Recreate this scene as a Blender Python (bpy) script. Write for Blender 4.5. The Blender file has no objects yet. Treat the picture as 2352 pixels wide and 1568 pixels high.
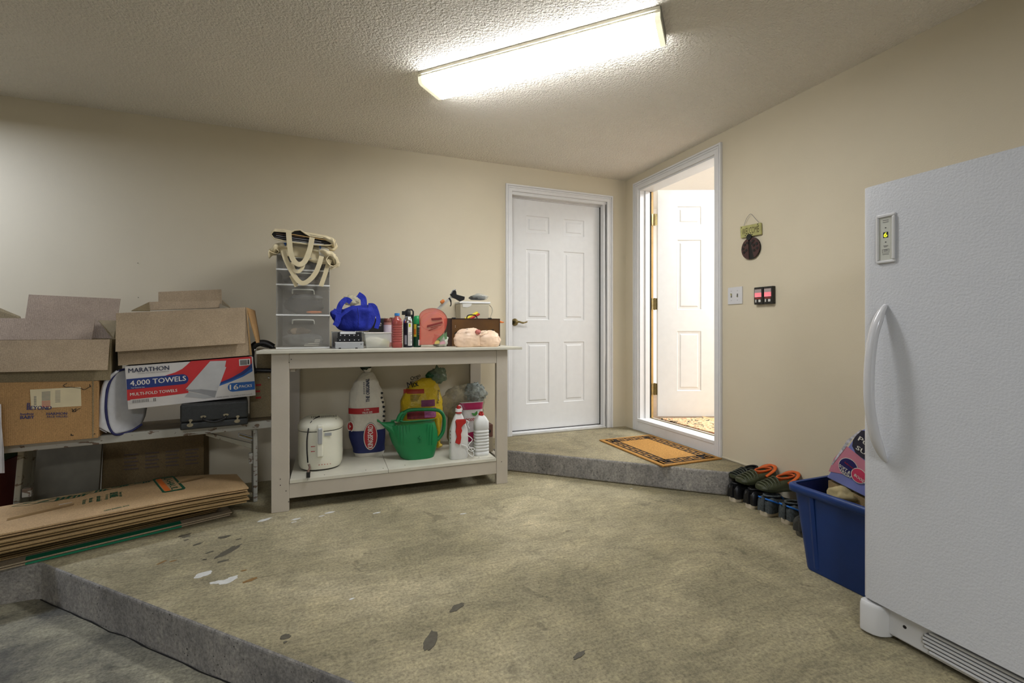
import bpy, math, random
from mathutils import Vector, Matrix, noise
random.seed(7)
C = bpy.context.scene.collection
PI = math.pi
# ------------------------------------------------------------------ camera, light, exposure
CAM = Vector((-2.563, -3.654, 1.060)); YAW = math.radians(21.315); FOC = 1066.54; HOR = 755.1
cd = bpy.data.cameras.new('camera'); cam = bpy.data.objects.new('camera', cd); C.objects.link(cam)
cam.location = CAM; cam.rotation_euler = (PI/2, 0, -YAW)
cd.sensor_width = 36; cd.lens = 36*FOC/2352; cd.shift_y = (HOR-784)/2352; cd.clip_start = .05
bpy.context.scene.camera = cam
vs = bpy.context.scene.view_settings
vs.view_transform = 'Standard'; vs.look = 'None'; vs.gamma = 1; vs.use_curve_mapping = False; vs.exposure = 0.55
w = bpy.data.worlds.new('world'); bpy.context.scene.world = w; w.use_nodes = True
w.node_tree.nodes['Background'].inputs[0].default_value = (.75, .85, 1, 1)
w.node_tree.nodes['Background'].inputs[1].default_value = .25
LENS_GLOW = 20.5
def area(name, loc, size, power, col, rot):
    d = bpy.data.lights.new(name, 'AREA'); d.shape = 'RECTANGLE'; d.size, d.size_y = size; d.energy = power; d.color = col
    o = bpy.data.objects.new(name, d); C.objects.link(o); o.location = loc; o.rotation_euler = rot; return o
area('garage_tube_light', (-5.15, -.75, 2.30), (1.2, .25), 21, (.74, .82, 1), (0, 0, .2))
area('front_fill_light', (-2.9, -5.1, 2.33), (1.2, .3), 44, (.90, .94, 1), (0, 0, .5))  # added fill lamp for carton fronts and freezer, no fixture there
area('ceiling_fill_light', (-4.2, -8.8, .95), (4.6, 2.0), 18, (.88, .93, 1), (PI/2, 0, 0))  # added fill panel behind the camera that lifts the ceiling, no doorway built
area('hall_ceiling_light', (1.3, -.9, 2.6), (1.2, 1.2), 80, (.90, .95, 1), (0, 0, 0))

# ------------------------------------------------------------------ where sight lines meet real planes
FW = Vector((math.sin(YAW), math.cos(YAW), 0)); RT = Vector((math.cos(YAW), -math.sin(YAW), 0))
def _ray(u, v): return FW + RT*((u-1176)/FOC) + Vector((0, 0, -(v-HOR)/FOC))
def atz(u, v, z): d = _ray(u, v); return CAM + d*((z-CAM.z)/d.z)
def atx(u, v, x): d = _ray(u, v); return CAM + d*((x-CAM.x)/d.x)
def aty(u, v, y): d = _ray(u, v); return CAM + d*((y-CAM.y)/d.y)
def atp(u, v, p, ang):      # vertical plane through p whose direction makes ang with +x
    n = Vector((-math.sin(ang), math.cos(ang), 0)); d = _ray(u, v); return CAM + d*(((Vector(p)-CAM).dot(n))/d.dot(n))

# ------------------------------------------------------------------ materials
def lin(c):
    return tuple(((x/255)/12.92 if x/255 <= .04045 else ((x/255+.055)/1.055)**2.4) for x in c)
_mc = {}
def M(name, c, rough=.55, metal=0, var=.06, scale=18, bump=0, bs=150, emit=0, alpha=1, trans=0, spec=.5, coat=0, dist=.002, ior=1.45):
    if name in _mc: return _mc[name]
    m = bpy.data.materials.new(name); m.use_nodes = True; nt = m.node_tree; b = nt.nodes['Principled BSDF']
    c = lin(c) if max(c) > 1 else c
    tc = nt.nodes.new('ShaderNodeTexCoord')
    if var > 0:
        n = nt.nodes.new('ShaderNodeTexNoise'); n.inputs['Scale'].default_value = scale; n.inputs['Detail'].default_value = 5
        nt.links.new(tc.outputs['Object'], n.inputs['Vector'])
        mr = nt.nodes.new('ShaderNodeMapRange'); mr.inputs[1].default_value = .3; mr.inputs[2].default_value = .7
        mr.inputs[3].default_value = 1-var; mr.inputs[4].default_value = 1+var
        nt.links.new(n.outputs['Fac'], mr.inputs[0])
        mx = nt.nodes.new('ShaderNodeVectorMath'); mx.operation = 'SCALE'; mx.inputs[0].default_value = c[:3]
        nt.links.new(mr.outputs[0], mx.inputs['Scale']); nt.links.new(mx.outputs[0], b.inputs['Base Color'])
    else: b.inputs['Base Color'].default_value = (*c[:3], 1)
    b.inputs['Roughness'].default_value = rough; b.inputs['Metallic'].default_value = metal
    b.inputs['Specular IOR Level'].default_value = spec; b.inputs['Coat Weight'].default_value = coat
    b.inputs['Alpha'].default_value = alpha; b.inputs['Transmission Weight'].default_value = trans; b.inputs['IOR'].default_value = ior
    if emit: b.inputs['Emission Color'].default_value = (*c[:3], 1); b.inputs['Emission Strength'].default_value = emit
    if bump:
        n2 = nt.nodes.new('ShaderNodeTexNoise'); n2.inputs['Scale'].default_value = bs; n2.inputs['Detail'].default_value = 4
        nt.links.new(tc.outputs['Object'], n2.inputs['Vector'])
        bp = nt.nodes.new('ShaderNodeBump'); bp.inputs['Strength'].default_value = bump; bp.inputs['Distance'].default_value = dist
        nt.links.new(n2.outputs['Fac'], bp.inputs['Height']); nt.links.new(bp.outputs[0], b.inputs['Normal'])
    _mc[name] = m; return m
def N(nt, t, **k):
    n = nt.nodes.new(t)
    for a, v in k.items():
        if a in n.inputs: n.inputs[a].default_value = v
        else: setattr(n, a, v)
    return n
def ramp(nt, src, stops):
    r = nt.nodes.new('ShaderNodeValToRGB'); el = r.color_ramp.elements
    while len(el) < len(stops): el.new(.5)
    for e, (p, c) in zip(el, stops):
        e.position = p; e.color = (*c, 1) if len(c) == 3 else c
    nt.links.new(src, r.inputs[0]); return r.outputs[0]
def mixc(nt, f, a, b, mode='MIX'):
    n = nt.nodes.new('ShaderNodeMix'); n.data_type = 'RGBA'; n.blend_type = mode
    for s, i in ((f, 0), (a, 6), (b, 7)):
        if hasattr(s, 'is_linked') or hasattr(s, 'links'): nt.links.new(s, n.inputs[i])
        else: n.inputs[i].default_value = s if i == 0 else (*s, 1)
    return n.outputs[2]
def bumped(nt, b, h, strength, dist, prev=None):
    bp = N(nt, 'ShaderNodeBump', Strength=strength, Distance=dist); nt.links.new(h, bp.inputs['Height'])
    if prev: nt.links.new(prev, bp.inputs['Normal'])
    nt.links.new(bp.outputs[0], b.inputs['Normal']); return bp.outputs[0]

def concrete(name, dark, mid, light, seed, pits=0, streak=1.0):
    m = bpy.data.materials.new(name); m.use_nodes = True; nt = m.node_tree; b = nt.nodes['Principled BSDF']; L = nt.links
    tc = N(nt, 'ShaderNodeTexCoord'); mp = N(nt, 'ShaderNodeMapping'); mp.inputs['Location'].default_value = (seed, seed*2, 0); L.new(tc.outputs['Object'], mp.inputs[0])
    n1 = N(nt, 'ShaderNodeTexNoise', Scale=1.15, Detail=8, Roughness=.6, Distortion=.6); L.new(mp.outputs[0], n1.inputs[0])
    base = ramp(nt, n1.outputs['Fac'], [(.22, lin(dark)), (.46, lin(mid)), (.74, lin(light))])
    mp2 = N(nt, 'ShaderNodeMapping'); mp2.inputs['Rotation'].default_value = (0, 0, .55); mp2.inputs['Scale'].default_value = (6, 34*streak, 10); L.new(tc.outputs['Object'], mp2.inputs[0])
    n2 = N(nt, 'ShaderNodeTexNoise', Scale=1.3, Detail=8, Roughness=.7, Distortion=1.0); L.new(mp2.outputs[0], n2.inputs[0])
    g = ramp(nt, n2.outputs['Fac'], [(.3, (.62, .62, .63)), (.5, (.98, .98, .98)), (.7, (1.3, 1.28, 1.2))])
    c1 = mixc(nt, .6, base, g, 'MULTIPLY')
    n3 = N(nt, 'ShaderNodeTexNoise', Scale=85, Detail=6, Roughness=.75); L.new(mp.outputs[0], n3.inputs[0])
    g3 = ramp(nt, n3.outputs['Fac'], [(.34, (.50, .50, .48)), (.5, (1, 1, 1)), (.66, (1.45, 1.43, 1.36))])
    c2 = mixc(nt, .8, c1, g3, 'MULTIPLY')
    n4 = N(nt, 'ShaderNodeTexNoise', Scale=7, Detail=3, Distortion=1.2); L.new(mp.outputs[0], n4.inputs[0])
    s = ramp(nt, n4.outputs['Fac'], [(.66, (0, 0, 0)), (.72, (1, 1, 1))])
    c3 = mixc(nt, s, c2, lin([x*.62 for x in dark]))
    c3b = mixc(nt, .35, c2, c3)
    n5 = N(nt, 'ShaderNodeTexNoise', Scale=4.2, Detail=9, Roughness=.72, Distortion=.9); L.new(mp.outputs[0], n5.inputs[0])
    g5 = ramp(nt, n5.outputs['Fac'], [(.28, (.62, .62, .60)), (.46, (1, 1, 1)), (.66, (1.28, 1.26, 1.22))]); c3b = mixc(nt, .85, c3b, g5, 'MULTIPLY')
    h = n3.outputs['Fac']
    if pits:
        vo = N(nt, 'ShaderNodeTexVoronoi', Scale=46, Randomness=1); L.new(mp.outputs[0], vo.inputs[0])
        nz = N(nt, 'ShaderNodeTexNoise', Scale=9, Detail=2); L.new(mp.outputs[0], nz.inputs[0])
        mr = N(nt, 'ShaderNodeMapRange'); mr.inputs[1].default_value = .45; mr.inputs[2].default_value = .75; mr.inputs[3].default_value = .03; mr.inputs[4].default_value = .22; L.new(nz.outputs['Fac'], mr.inputs[0])
        lt = N(nt, 'ShaderNodeMath', operation='LESS_THAN'); L.new(vo.outputs['Distance'], lt.inputs[0]); L.new(mr.outputs[0], lt.inputs[1])
        c3b = mixc(nt, lt.outputs[0], c3b, lin([x*.6 for x in dark]))
        sb = N(nt, 'ShaderNodeMath', operation='SUBTRACT'); L.new(n3.outputs['Fac'], sb.inputs[0]); L.new(lt.outputs[0], sb.inputs[1]); h = sb.outputs[0]
    L.new(c3b, b.inputs['Base Color'])
    b.inputs['Roughness'].default_value = .75; b.inputs['Specular IOR Level'].default_value = .35
    p = bumped(nt, b, h, .55, .002); bumped(nt, b, n2.outputs['Fac'], .25, .006, p)
    return m
def plaster(name, c, kind):
    m = bpy.data.materials.new(name); m.use_nodes = True; nt = m.node_tree; b = nt.nodes['Principled BSDF']; L = nt.links
    tc = N(nt, 'ShaderNodeTexCoord'); n1 = N(nt, 'ShaderNodeTexNoise', Scale=1.1, Detail=4); L.new(tc.outputs['Object'], n1.inputs[0])
    c = lin(c)
    L.new(ramp(nt, n1.outputs['Fac'], [(.3, tuple(x*.95 for x in c)), (.7, tuple(min(1, x*1.05) for x in c))]), b.inputs['Base Color'])
    b.inputs['Roughness'].default_value = .62 if kind == 'wall' else .9
    b.inputs['Specular IOR Level'].default_value = .35 if kind == 'wall' else .15
    if kind == 'wall':
        n2 = N(nt, 'ShaderNodeTexNoise', Scale=160, Detail=3); L.new(tc.outputs['Object'], n2.inputs[0]); p = bumped(nt, b, n2.outputs['Fac'], .25, .0015)
        n3 = N(nt, 'ShaderNodeTexNoise', Scale=9, Detail=2); L.new(tc.outputs['Object'], n3.inputs[0]); bumped(nt, b, n3.outputs['Fac'], .12, .006, p)
    else:
        vo = N(nt, 'ShaderNodeTexNoise', Scale=88, Detail=3, Roughness=.5, Distortion=.1); L.new(tc.outputs['Object'], vo.inputs[0])
        r = ramp(nt, vo.outputs['Fac'], [(.34, (0, 0, 0)), (.66, (1, 1, 1))])
        bumped(nt, b, r, .9, .0075)
    return m
def board(name, c, sc=1.0, ink=None):      # corrugated cardboard
    m = bpy.data.materials.new(name); m.use_nodes = True; nt = m.node_tree; b = nt.nodes['Principled BSDF']; L = nt.links
    tc = N(nt, 'ShaderNodeTexCoord'); c = lin(c)
    n1 = N(nt, 'ShaderNodeTexNoise', Scale=5, Detail=6, Roughness=.65); L.new(tc.outputs['Object'], n1.inputs[0])
    base = ramp(nt, n1.outputs['Fac'], [(.3, tuple(x*.86 for x in c)), (.7, tuple(x*1.1 for x in c))])
    n2 = N(nt, 'ShaderNodeTexNoise', Scale=260, Detail=2); L.new(tc.outputs['Object'], n2.inputs[0])
    g = ramp(nt, n2.outputs['Fac'], [(.35, (.82, .82, .82)), (.65, (1.15, 1.15, 1.15))])
    L.new(mixc(nt, 1, base, g, 'MULTIPLY'), b.inputs['Base Color']); b.inputs['Roughness'].default_value = .8; b.inputs['Specular IOR Level'].default_value = .25
    wv = N(nt, 'ShaderNodeTexWave', Scale=45.0*sc, Distortion=.4); wv.bands_direction = 'X'; L.new(tc.outputs['Object'], wv.inputs[0])
    bumped(nt, b, wv.outputs['Fac'], .22, .001)
    return m
def peeling(name, c, under, amt):
    m = bpy.data.materials.new(name); m.use_nodes = True; nt = m.node_tree; b = nt.nodes['Principled BSDF']; L = nt.links
    tc = N(nt, 'ShaderNodeTexCoord'); mp = N(nt, 'ShaderNodeMapping'); mp.inputs['Scale'].default_value = (1, 1, 2.2); L.new(tc.outputs['Object'], mp.inputs[0])
    n1 = N(nt, 'ShaderNodeTexNoise', Scale=16, Detail=7, Roughness=.6, Distortion=.7); L.new(mp.outputs[0], n1.inputs[0])
    f = ramp(nt, n1.outputs['Fac'], [(amt, (0, 0, 0)), (amt+.012, (1, 1, 1))])
    n2 = N(nt, 'ShaderNodeTexNoise', Scale=5, Detail=5); L.new(tc.outputs['Object'], n2.inputs[0])
    c = lin(c); base = ramp(nt, n2.outputs['Fac'], [(.3, tuple(x*.85 for x in c)), (.65, c)])
    L.new(mixc(nt, f, base, lin(under)), b.inputs['Base Color']); b.inputs['Roughness'].default_value = .6
    iv = N(nt, 'ShaderNodeMath', operation='SUBTRACT'); iv.inputs[0].default_value = 1; L.new(f, iv.inputs[1]); bumped(nt, b, iv.outputs[0], .5, .002)
    return m

# ------------------------------------------------------------------ mesh building
W = {}
def V(*a): return Vector(a[0]) if len(a) == 1 else Vector(a)
class MB:
    def __init__(s): s.v = []; s.f = []; s.mi = []; s.sm = []; s.mats = []
    def _m(s, m):
        if m not in s.mats: s.mats.append(m)
        return s.mats.index(m)
    def face(s, pts, m, smooth=False):
        i = len(s.v); s.v += [V(p) for p in pts]; s.f.append(tuple(range(i, i+len(pts)))); s.mi.append(s._m(m)); s.sm.append(smooth)
    def raw(s, vs_, fs, m, smooth=False):
        i = len(s.v); s.v += [V(p) for p in vs_]; k = s._m(m)
        for f in fs: s.f.append(tuple(i+j for j in f)); s.mi.append(k); s.sm.append(smooth)
    def hexa(s, fr, d, m):        # four front corners (bl, br, tr, tl) and the vector to the back face
        fr = [V(p) for p in fr]; d = V(d); s.raw(fr+[p+d for p in fr], [(0, 1, 2, 3), (5, 4, 7, 6), (4, 0, 3, 7), (1, 5, 6, 2), (3, 2, 6, 7), (4, 5, 1, 0)], m)
    def box(s, x0, y0, z0, x1, y1, z1, m):
        x0, x1 = sorted((x0, x1)); y0, y1 = sorted((y0, y1)); z0, z1 = sorted((z0, z1))
        s.hexa([(x0, y0, z0), (x1, y0, z0), (x1, y0, z1), (x0, y0, z1)], (0, y1-y0, 0), m)
    def prism(s, poly, n, m, m2=None):     # polygon pushed along n
        poly = [V(p) for p in poly]; n = V(n); k = len(poly)
        s.raw(poly, [tuple(range(k))], m); s.raw([p+n for p in poly], [tuple(reversed(range(k)))], m)
        for i in range(k):
            a, b = poly[i], poly[(i+1) % k]; s.face([b, a, a+n, b+n], m2 or m)
    def loft(s, rings, m, caps=(True, True), smooth=True, close=True):
        k = len(rings[0]); vs_ = [p for r in rings for p in r]; fs = []
        for i in range(len(rings)-1):
            for j in range(k if close else k-1):
                a = i*k+j; b = i*k+(j+1) % k; fs.append((a, b, b+k, a+k))
        s.raw(vs_, fs, m, smooth)
        if caps[0]: s.face(list(reversed(rings[0])), m, False)
        if caps[1]: s.face(rings[-1], m, False)
    def tube(s, pts, r, m, n=8, closed=False, caps=True, sq=1.0):
        pts = [V(p) for p in pts]; K = len(pts); rings = []; up = None
        for i, p in enumerate(pts):
            if closed: t = pts[(i+1) % K]-pts[i-1]
            else: t = pts[min(i+1, K-1)]-pts[max(i-1, 0)]
            if t.length < 1e-9: t = V(0, 0, 1)
            t.normalize()
            if up is None: up = V(0, 0, 1) if abs(t.z) < .9 else V(0, 1, 0)
            a = up - t*up.dot(t)
            if a.length < 1e-6: a = t.orthogonal()
            a.normalize(); up = a; b = t.cross(a); rr = r[i] if isinstance(r, (list, tuple)) else r
            rings.append([p + a*(math.cos(2*PI*j/n)*rr*sq) + b*(math.sin(2*PI*j/n)*rr) for j in range(n)])
        if closed: rings.append(rings[0])
        s.loft(rings, m, (caps and not closed,)*2)
    def lathe(s, c, prof, m, n=24, ax=1.0, ay=1.0, rot=0, p=2.0, caps=(True, True), smooth=True, arc=None):
        c = V(c); rings = []
        for r, z in prof:
            rg = []
            for j in range(n):
                t = 2*PI*j/n; cx, sy = math.cos(t), math.sin(t)
                x = math.copysign(abs(cx)**(2/p), cx)*r*ax; y = math.copysign(abs(sy)**(2/p), sy)*r*ay
                rg.append(c+V(x*math.cos(rot)-y*math.sin(rot), x*math.sin(rot)+y*math.cos(rot), z))
            rings.append(rg)
        s.loft(rings, m, caps, smooth)
    def disc(s, c, n, r, m, th=.002, k=20, ry=None):
        n = V(n).normalized(); a = n.orthogonal().normalized()
        if abs(n.z) < .9: a = n.cross(V(0, 0, 1)).normalized()
        b = a.cross(n); ry = ry or r
        s.prism([V(c)+a*(math.cos(2*PI*i/k)*r)+b*(math.sin(2*PI*i/k)*ry) for i in range(k)], n*th, m)
    def strap(s, pts, wv, w, m, th=.003):     # a flat band along pts, wv = width direction(s)
        pts = [V(p) for p in pts]; rings = []
        for i, p in enumerate(pts):
            t = (pts[min(i+1, len(pts)-1)]-pts[max(i-1, 0)]).normalized()
            a = t.cross(V(0, 1, 0)) if abs(V(wv).x) > .4 else V(wv); a = (a-t*a.dot(t)).normalized(); b = t.cross(a)
            rings.append([p+a*w/2+b*th/2, p-a*w/2+b*th/2, p-a*w/2-b*th/2, p+a*w/2-b*th/2])
        s.loft(rings, m, (True, True), False)
    def grid(s, fn, nu, nv, m, smooth=True):
        vs_ = [fn(i/nu, j/nv) for j in range(nv+1) for i in range(nu+1)]
        s.raw(vs_, [(j*(nu+1)+i, j*(nu+1)+i+1, (j+1)*(nu+1)+i+1, (j+1)*(nu+1)+i) for j in range(nv) for i in range(nu)], m, smooth)
    def text(s, body, o, ux, uz, w_, h_, m, lift=.0006, bold=.0, warp=None):
        """flat lettering: o lower left corner, ux and uz unit directions, w_ x h_ size"""
        cu = bpy.data.curves.new('t', 'FONT'); cu.body = body; cu.resolution_u = 2; cu.align_x = 'CENTER'; cu.space_line = .85
        ob = bpy.data.objects.new('t', cu); me = bpy.data.meshes.new_from_object(ob)
        P = [x.co.copy() for x in me.vertices]; F = [tuple(p.vertices) for p in me.polygons]
        bpy.data.objects.remove(ob); bpy.data.meshes.remove(me); bpy.data.curves.remove(cu)
        if not P: return
        x0 = min(p.x for p in P); x1 = max(p.x for p in P); y0 = min(p.y for p in P); y1 = max(p.y for p in P)
        if w_ is None: w_ = h_*(x1-x0)/(y1-y0)
        o = V(o); ux = V(ux).normalized(); uz = V(uz).normalized(); n = ux.cross(uz)
        for i, (ox, oz) in enumerate(((0, 0), (.9, .3), (-.9, -.3)) if bold > 0 else ((0, 0),)):
            out = []
            for p in P:
                X = (p.x-x0)/(x1-x0)*w_+ox*max(.022, bold)*h_; Z = (p.y-y0)/(y1-y0)*h_+oz*max(.022, bold)*h_
                q = o+ux*X+uz*Z+n*(lift+i*.00006)
                if warp: q = warp(q); q.y -= i*.00006
                out.append(q)
            s.raw(out, F, m)
    def build(s, name, parent=None, label=None, cat=None, base=None, group=None, kind=None, bevel=0, sub=0, solid=0, local=False, seg=2, weld=False):
        me = bpy.data.meshes.new(name)
        inv = Matrix.Identity(4)
        if parent is not None and not local: inv = W[parent].inverted()
        if parent is None and base is not None: inv = Matrix.Translation(-V(base))
        me.from_pydata([tuple(inv @ p) for p in s.v], [], s.f)
        for m in s.mats: me.materials.append(m)
        for p, a, b in zip(me.polygons, s.mi, s.sm): p.material_index = a; p.use_smooth = b
        me.update()
        o = bpy.data.objects.new(name, me); C.objects.link(o)
        if parent is not None: o.parent = parent; W[o] = W[parent]
        elif base is not None: o.location = base; W[o] = Matrix.Translation(V(base))
        else: W[o] = Matrix.Identity(4)
        tag(o, label, cat, group, kind)
        if weld or bevel or solid or sub:
            md = o.modifiers.new('weld', 'WELD'); md.merge_threshold = .00005
        if solid: md = o.modifiers.new('solid', 'SOLIDIFY'); md.thickness = solid; md.offset = 0
        if bevel: md = o.modifiers.new('bevel', 'BEVEL'); md.width = bevel; md.segments = seg; md.limit_method = 'ANGLE'; md.angle_limit = .6
        if sub: md = o.modifiers.new('sub', 'SUBSURF'); md.levels = sub; md.render_levels = sub
        return o
def tag(o, label=None, cat=None, group=None, kind=None):
    if label: o['label'] = label
    if cat: o['category'] = cat
    if group: o['group'] = group
    if kind: o['kind'] = kind
def root(name, label, cat, loc=(0, 0, 0), rot=0, group=None, kind=None):
    o = bpy.data.objects.new(name, None); o.empty_display_size = .05; C.objects.link(o)
    o.location = loc; o.rotation_euler = (0, 0, rot); W[o] = Matrix.Translation(V(loc)) @ Matrix.Rotation(rot, 4, 'Z')
    tag(o, label, cat, group, kind); return o
def part(fn, name, parent, **k):
    mb = MB(); fn(mb); return mb.build(name, parent, **k)
def P1(name, parent, fn, **k): return part(fn, name, parent, **k)
def fbm(p, o=3):
    a = 0; k = 1
    for i in range(o): a += noise.noise(V(p)*k*1.0)/k; k *= 2
    return a
def bez(pts, n=10):     # smooth curve through points (Catmull-Rom)
    pts = [V(p) for p in pts]; out = []
    for i in range(len(pts)-1):
        p0 = pts[max(i-1, 0)]; p1 = pts[i]; p2 = pts[i+1]; p3 = pts[min(i+2, len(pts)-1)]
        for k in range(n):
            t = k/n; out.append(.5*((2*p1)+(-p0+p2)*t+(2*p0-5*p1+4*p2-p3)*t*t+(-p0+3*p1-3*p2+p3)*t**3))
    out.append(pts[-1]); return out
# ------------------------------------------------------------------ shared materials
m_wall = plaster('wall_paint', (214, 203, 178), 'wall')
m_ceil = plaster('popcorn_ceiling', (246, 240, 228), 'ceil')
m_slab = concrete('slab_concrete', (104, 98, 78), (146, 137, 110), (182, 171, 142), 7.7)
m_low = concrete('lower_concrete', (64, 64, 60), (102, 100, 92), (190, 184, 158), 9.7)
m_riser = concrete('riser_concrete', (104, 101, 97), (138, 134, 129), (166, 162, 156), 5.3, pits=1)
m_land = concrete('landing_concrete', (112, 102, 78), (140, 130, 104), (158, 148, 122), 1.2)
m_white = M('trim_white', (224, 223, 222), rough=.4, var=.02)
m_door = M('door_white', (226, 225, 223), rough=.45, var=.02, bump=.05, bs=90)
m_tan = M('warm_lit_jamb', (205, 165, 100), rough=.6, var=.15, scale=12)  # tan puts the hall's warm light into the rabbet's colour
m_bronze = M('aged_brass', (150, 134, 92), rough=.3, metal=.9, var=.2, scale=60)
m_black = M('black_plastic', (22, 22, 23), rough=.4)
m_chrome = M('chrome', (200, 200, 200), rough=.18, metal=1, var=0)
m_steel = M('steel', (150, 150, 152), rough=.35, metal=.9)
m_alum = M('aluminium', (205, 203, 196), rough=.35, metal=.6)
m_dark = M('dark_seam', (28, 26, 22), rough=.9)
LZ = .155; CE = 2.439; LOW = -.165
# ------------------------------------------------------------------ the setting
def struct(name, mb, **k): return mb.build(name, kind='structure', **k)
# raised slab with its concrete riser
edge = [(-7, -.905), (-3.815, -.905), (-3.79, -.915), (0.0, -4.66)]
mb = MB(); top = [(-7, 0, 0), (-7, -.905, 0), (-3.815, -.905, 0), (-3.785, -.918, 0), (0, -4.66, 0), (0, 0, 0)]
mb.prism(list(reversed([V(p) for p in top])), (0, 0, -.30), m_slab, m_riser)
floor = struct('floor', mb, bevel=.012, seg=3)
# flat marks that lie on the slab
m_splat = M('white_paint_spill', (205, 204, 198), rough=.6, var=.12, scale=40)
m_oil = M('oil_stain', (88, 83, 70), rough=.6, var=.15, scale=60)
m_rust = M('rust_stain', (128, 98, 56), rough=.8, var=.2, scale=60)
def blotch(c, rx, ry, ang, z, seed, k=26, rag=.24):
    out = []
    for i in range(k):
        t = 2*PI*i/k; r = 1+rag*fbm((math.cos(t)*1.7+seed, math.sin(t)*1.7, seed), 3)*1.6; r = max(r, .25)
        x, y = rx*r*math.cos(t), ry*r*math.sin(t)
        out.append((c.x+x*math.cos(ang)-y*math.sin(ang), c.y+x*math.sin(ang)+y*math.cos(ang), z))
    return out
def blob_mark(name, lst, m, z):
    mb = MB()
    for i, (u, v, rx, ry, a) in enumerate(lst): mb.prism(list(reversed([V(p) for p in blotch(atz(u, v, 0), rx, ry, a, z+i*.00012, i*3.7+len(lst))])), (0, 0, -.001), m)
    mb.build(name, floor)
blob_mark('paint_spill', [(467, 1319, .036, .022, .4), (497, 1337, .028, .012, 0), (522, 1334, .030, .018, .5), (535, 1326, .018, .010, .3), (607, 1194, .035, .014, .5), (680, 1192, .022, .012, .2), (675, 1199, .014, .006, .2), (757, 1177, .03, .010, .2), (739, 1185, .015, .006, .2), (1064, 1180, .018, .006, 0), (1450, 1122, .012, .005, 0), (808, 1376, .01, .006, .4), (866, 1178, .02, .007, .2)], m_splat, .0008)
blob_mark('oil_stain', [(525, 1265, .07, .022, .95), (512, 1288, .022, .009, .3), (424, 1229, .028, .012, .4), (428, 1232, .018, .008, .4), (455, 1249, .020, .010, .6), (482, 1268, .016, .007, .6), (428, 1240, .01, .006, .6), (515, 1233, .028, .014, .2), (548, 1238, .012, .006, .2), (656, 1462, .016, .013, .2), (655, 1475, .006, .005, 0), (990, 1470, .05, .022, 1.1), (1050, 1395, .035, .015, .6), (1330, 1505, .03, .01, .3), (470, 1285, .008, .005, 0)], m_oil, .0006)
blob_mark('rust_stain', [(372, 1291, .025, .006, .9), (398, 1288, .014, .005, .3), (575, 1332, .028, .012, .4), (560, 1310, .012, .006, 0)], m_rust, .0007)
mb = MB(); jp = []
for i in range(90):
    t = i/89; q = V(-3.787, -.922, 0).lerp(V(-.6, -4.07, 0), t); jp.append(V(q.x+.006*fbm((t*30, 1, 2)), q.y+.006*fbm((t*30, 5, 2)), LOW+.002))
mb.tube(jp, [.0018+.0028*abs(fbm((i*.7, 3, 1))) for i in range(90)], m_dark, 5); mb.build('floor_joint', floor)
# step landing at the doors
mb = MB(); top = [(-1.79, 0, LZ), (-1.317, -.425, LZ), (-.254, -1.385, LZ), (-.215, -1.412, LZ), (0, -1.418, LZ), (0, 0, LZ)]
mb.prism(list(reversed([V(p) for p in top])), (0, 0, -LZ+.0), m_land, m_riser)
landing = struct('step_landing', mb, bevel=.014, seg=3)
mb = MB(); mb.box(-9, -9, LOW-.2, 0, -.5, LOW, m_low); struct('lower_floor', mb)
# walls
def walls():
    T = .14
    mb = MB()      # back wall with the opening of door 1
    ax0, ax1, az0, az1 = -1.139, -.20, LZ, 2.222
    mb.box(-9, 0, -.3, ax0, T, 2.6, m_wall); mb.box(ax1, 0, -.3, 0, T, 2.6, m_wall); mb.box(ax0, 0, az1, ax1, T, 2.6, m_wall); mb.box(ax0, 0, -.3, ax1, T, az0-.02, m_wall)
    struct('wall_back', mb)
    mb = MB()
    y0, y1, z0, z1 = -1.092, -.200, .236, 2.306
    mb.box(0, -9, -.3, T, y0, 2.6, m_wall); mb.box(0, y1, -.3, T, T, 2.6, m_wall); mb.box(0, y0, z1, T, y1, 2.6, m_wall); mb.box(0, y0, -.3, T, y1, z0-.02, m_wall)
    struct('wall_right', mb)
    mb = MB(); mb.box(-9, -9, CE, 0.0, 0.0, CE+.1, m_ceil); struct('ceiling', mb)
    mb = MB(); mb.box(-9.1, -9, -.3, -9, 0, 2.6, m_wall); struct('wall_left', mb)
    mb = MB(); mb.box(-9, -9.1, -.3, 0, -9, 2.6, m_wall); struct('wall_front', mb)
walls()
# hall beyond the open door
m_hall = M('hall_paint', (250, 247, 241), rough=.7, var=.01)
m_hfl = M('hall_floor', (150, 122, 92), rough=.5, var=.15, scale=6)
mb = MB()
mb.box(.14, 1.6, .2, 3.0, 1.7, 2.9, m_hall); mb.box(3.0, -2.5, .2, 3.1, 1.7, 2.9, m_hall); mb.box(.14, -2.6, .2, 3.1, -2.5, 2.9, m_hall); mb.box(.14, -2.5, 2.72, 3.0, 1.6, 2.8, m_hall)
mb.box(.04, .14, .2, .14, 1.6, 2.9, m_hall)
struct('wall_hall', mb)
mb = MB(); mb.box(.14, -2.5, .2, 3.0, 1.6, .262, m_hfl); struct('floor_hall', mb)

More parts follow.
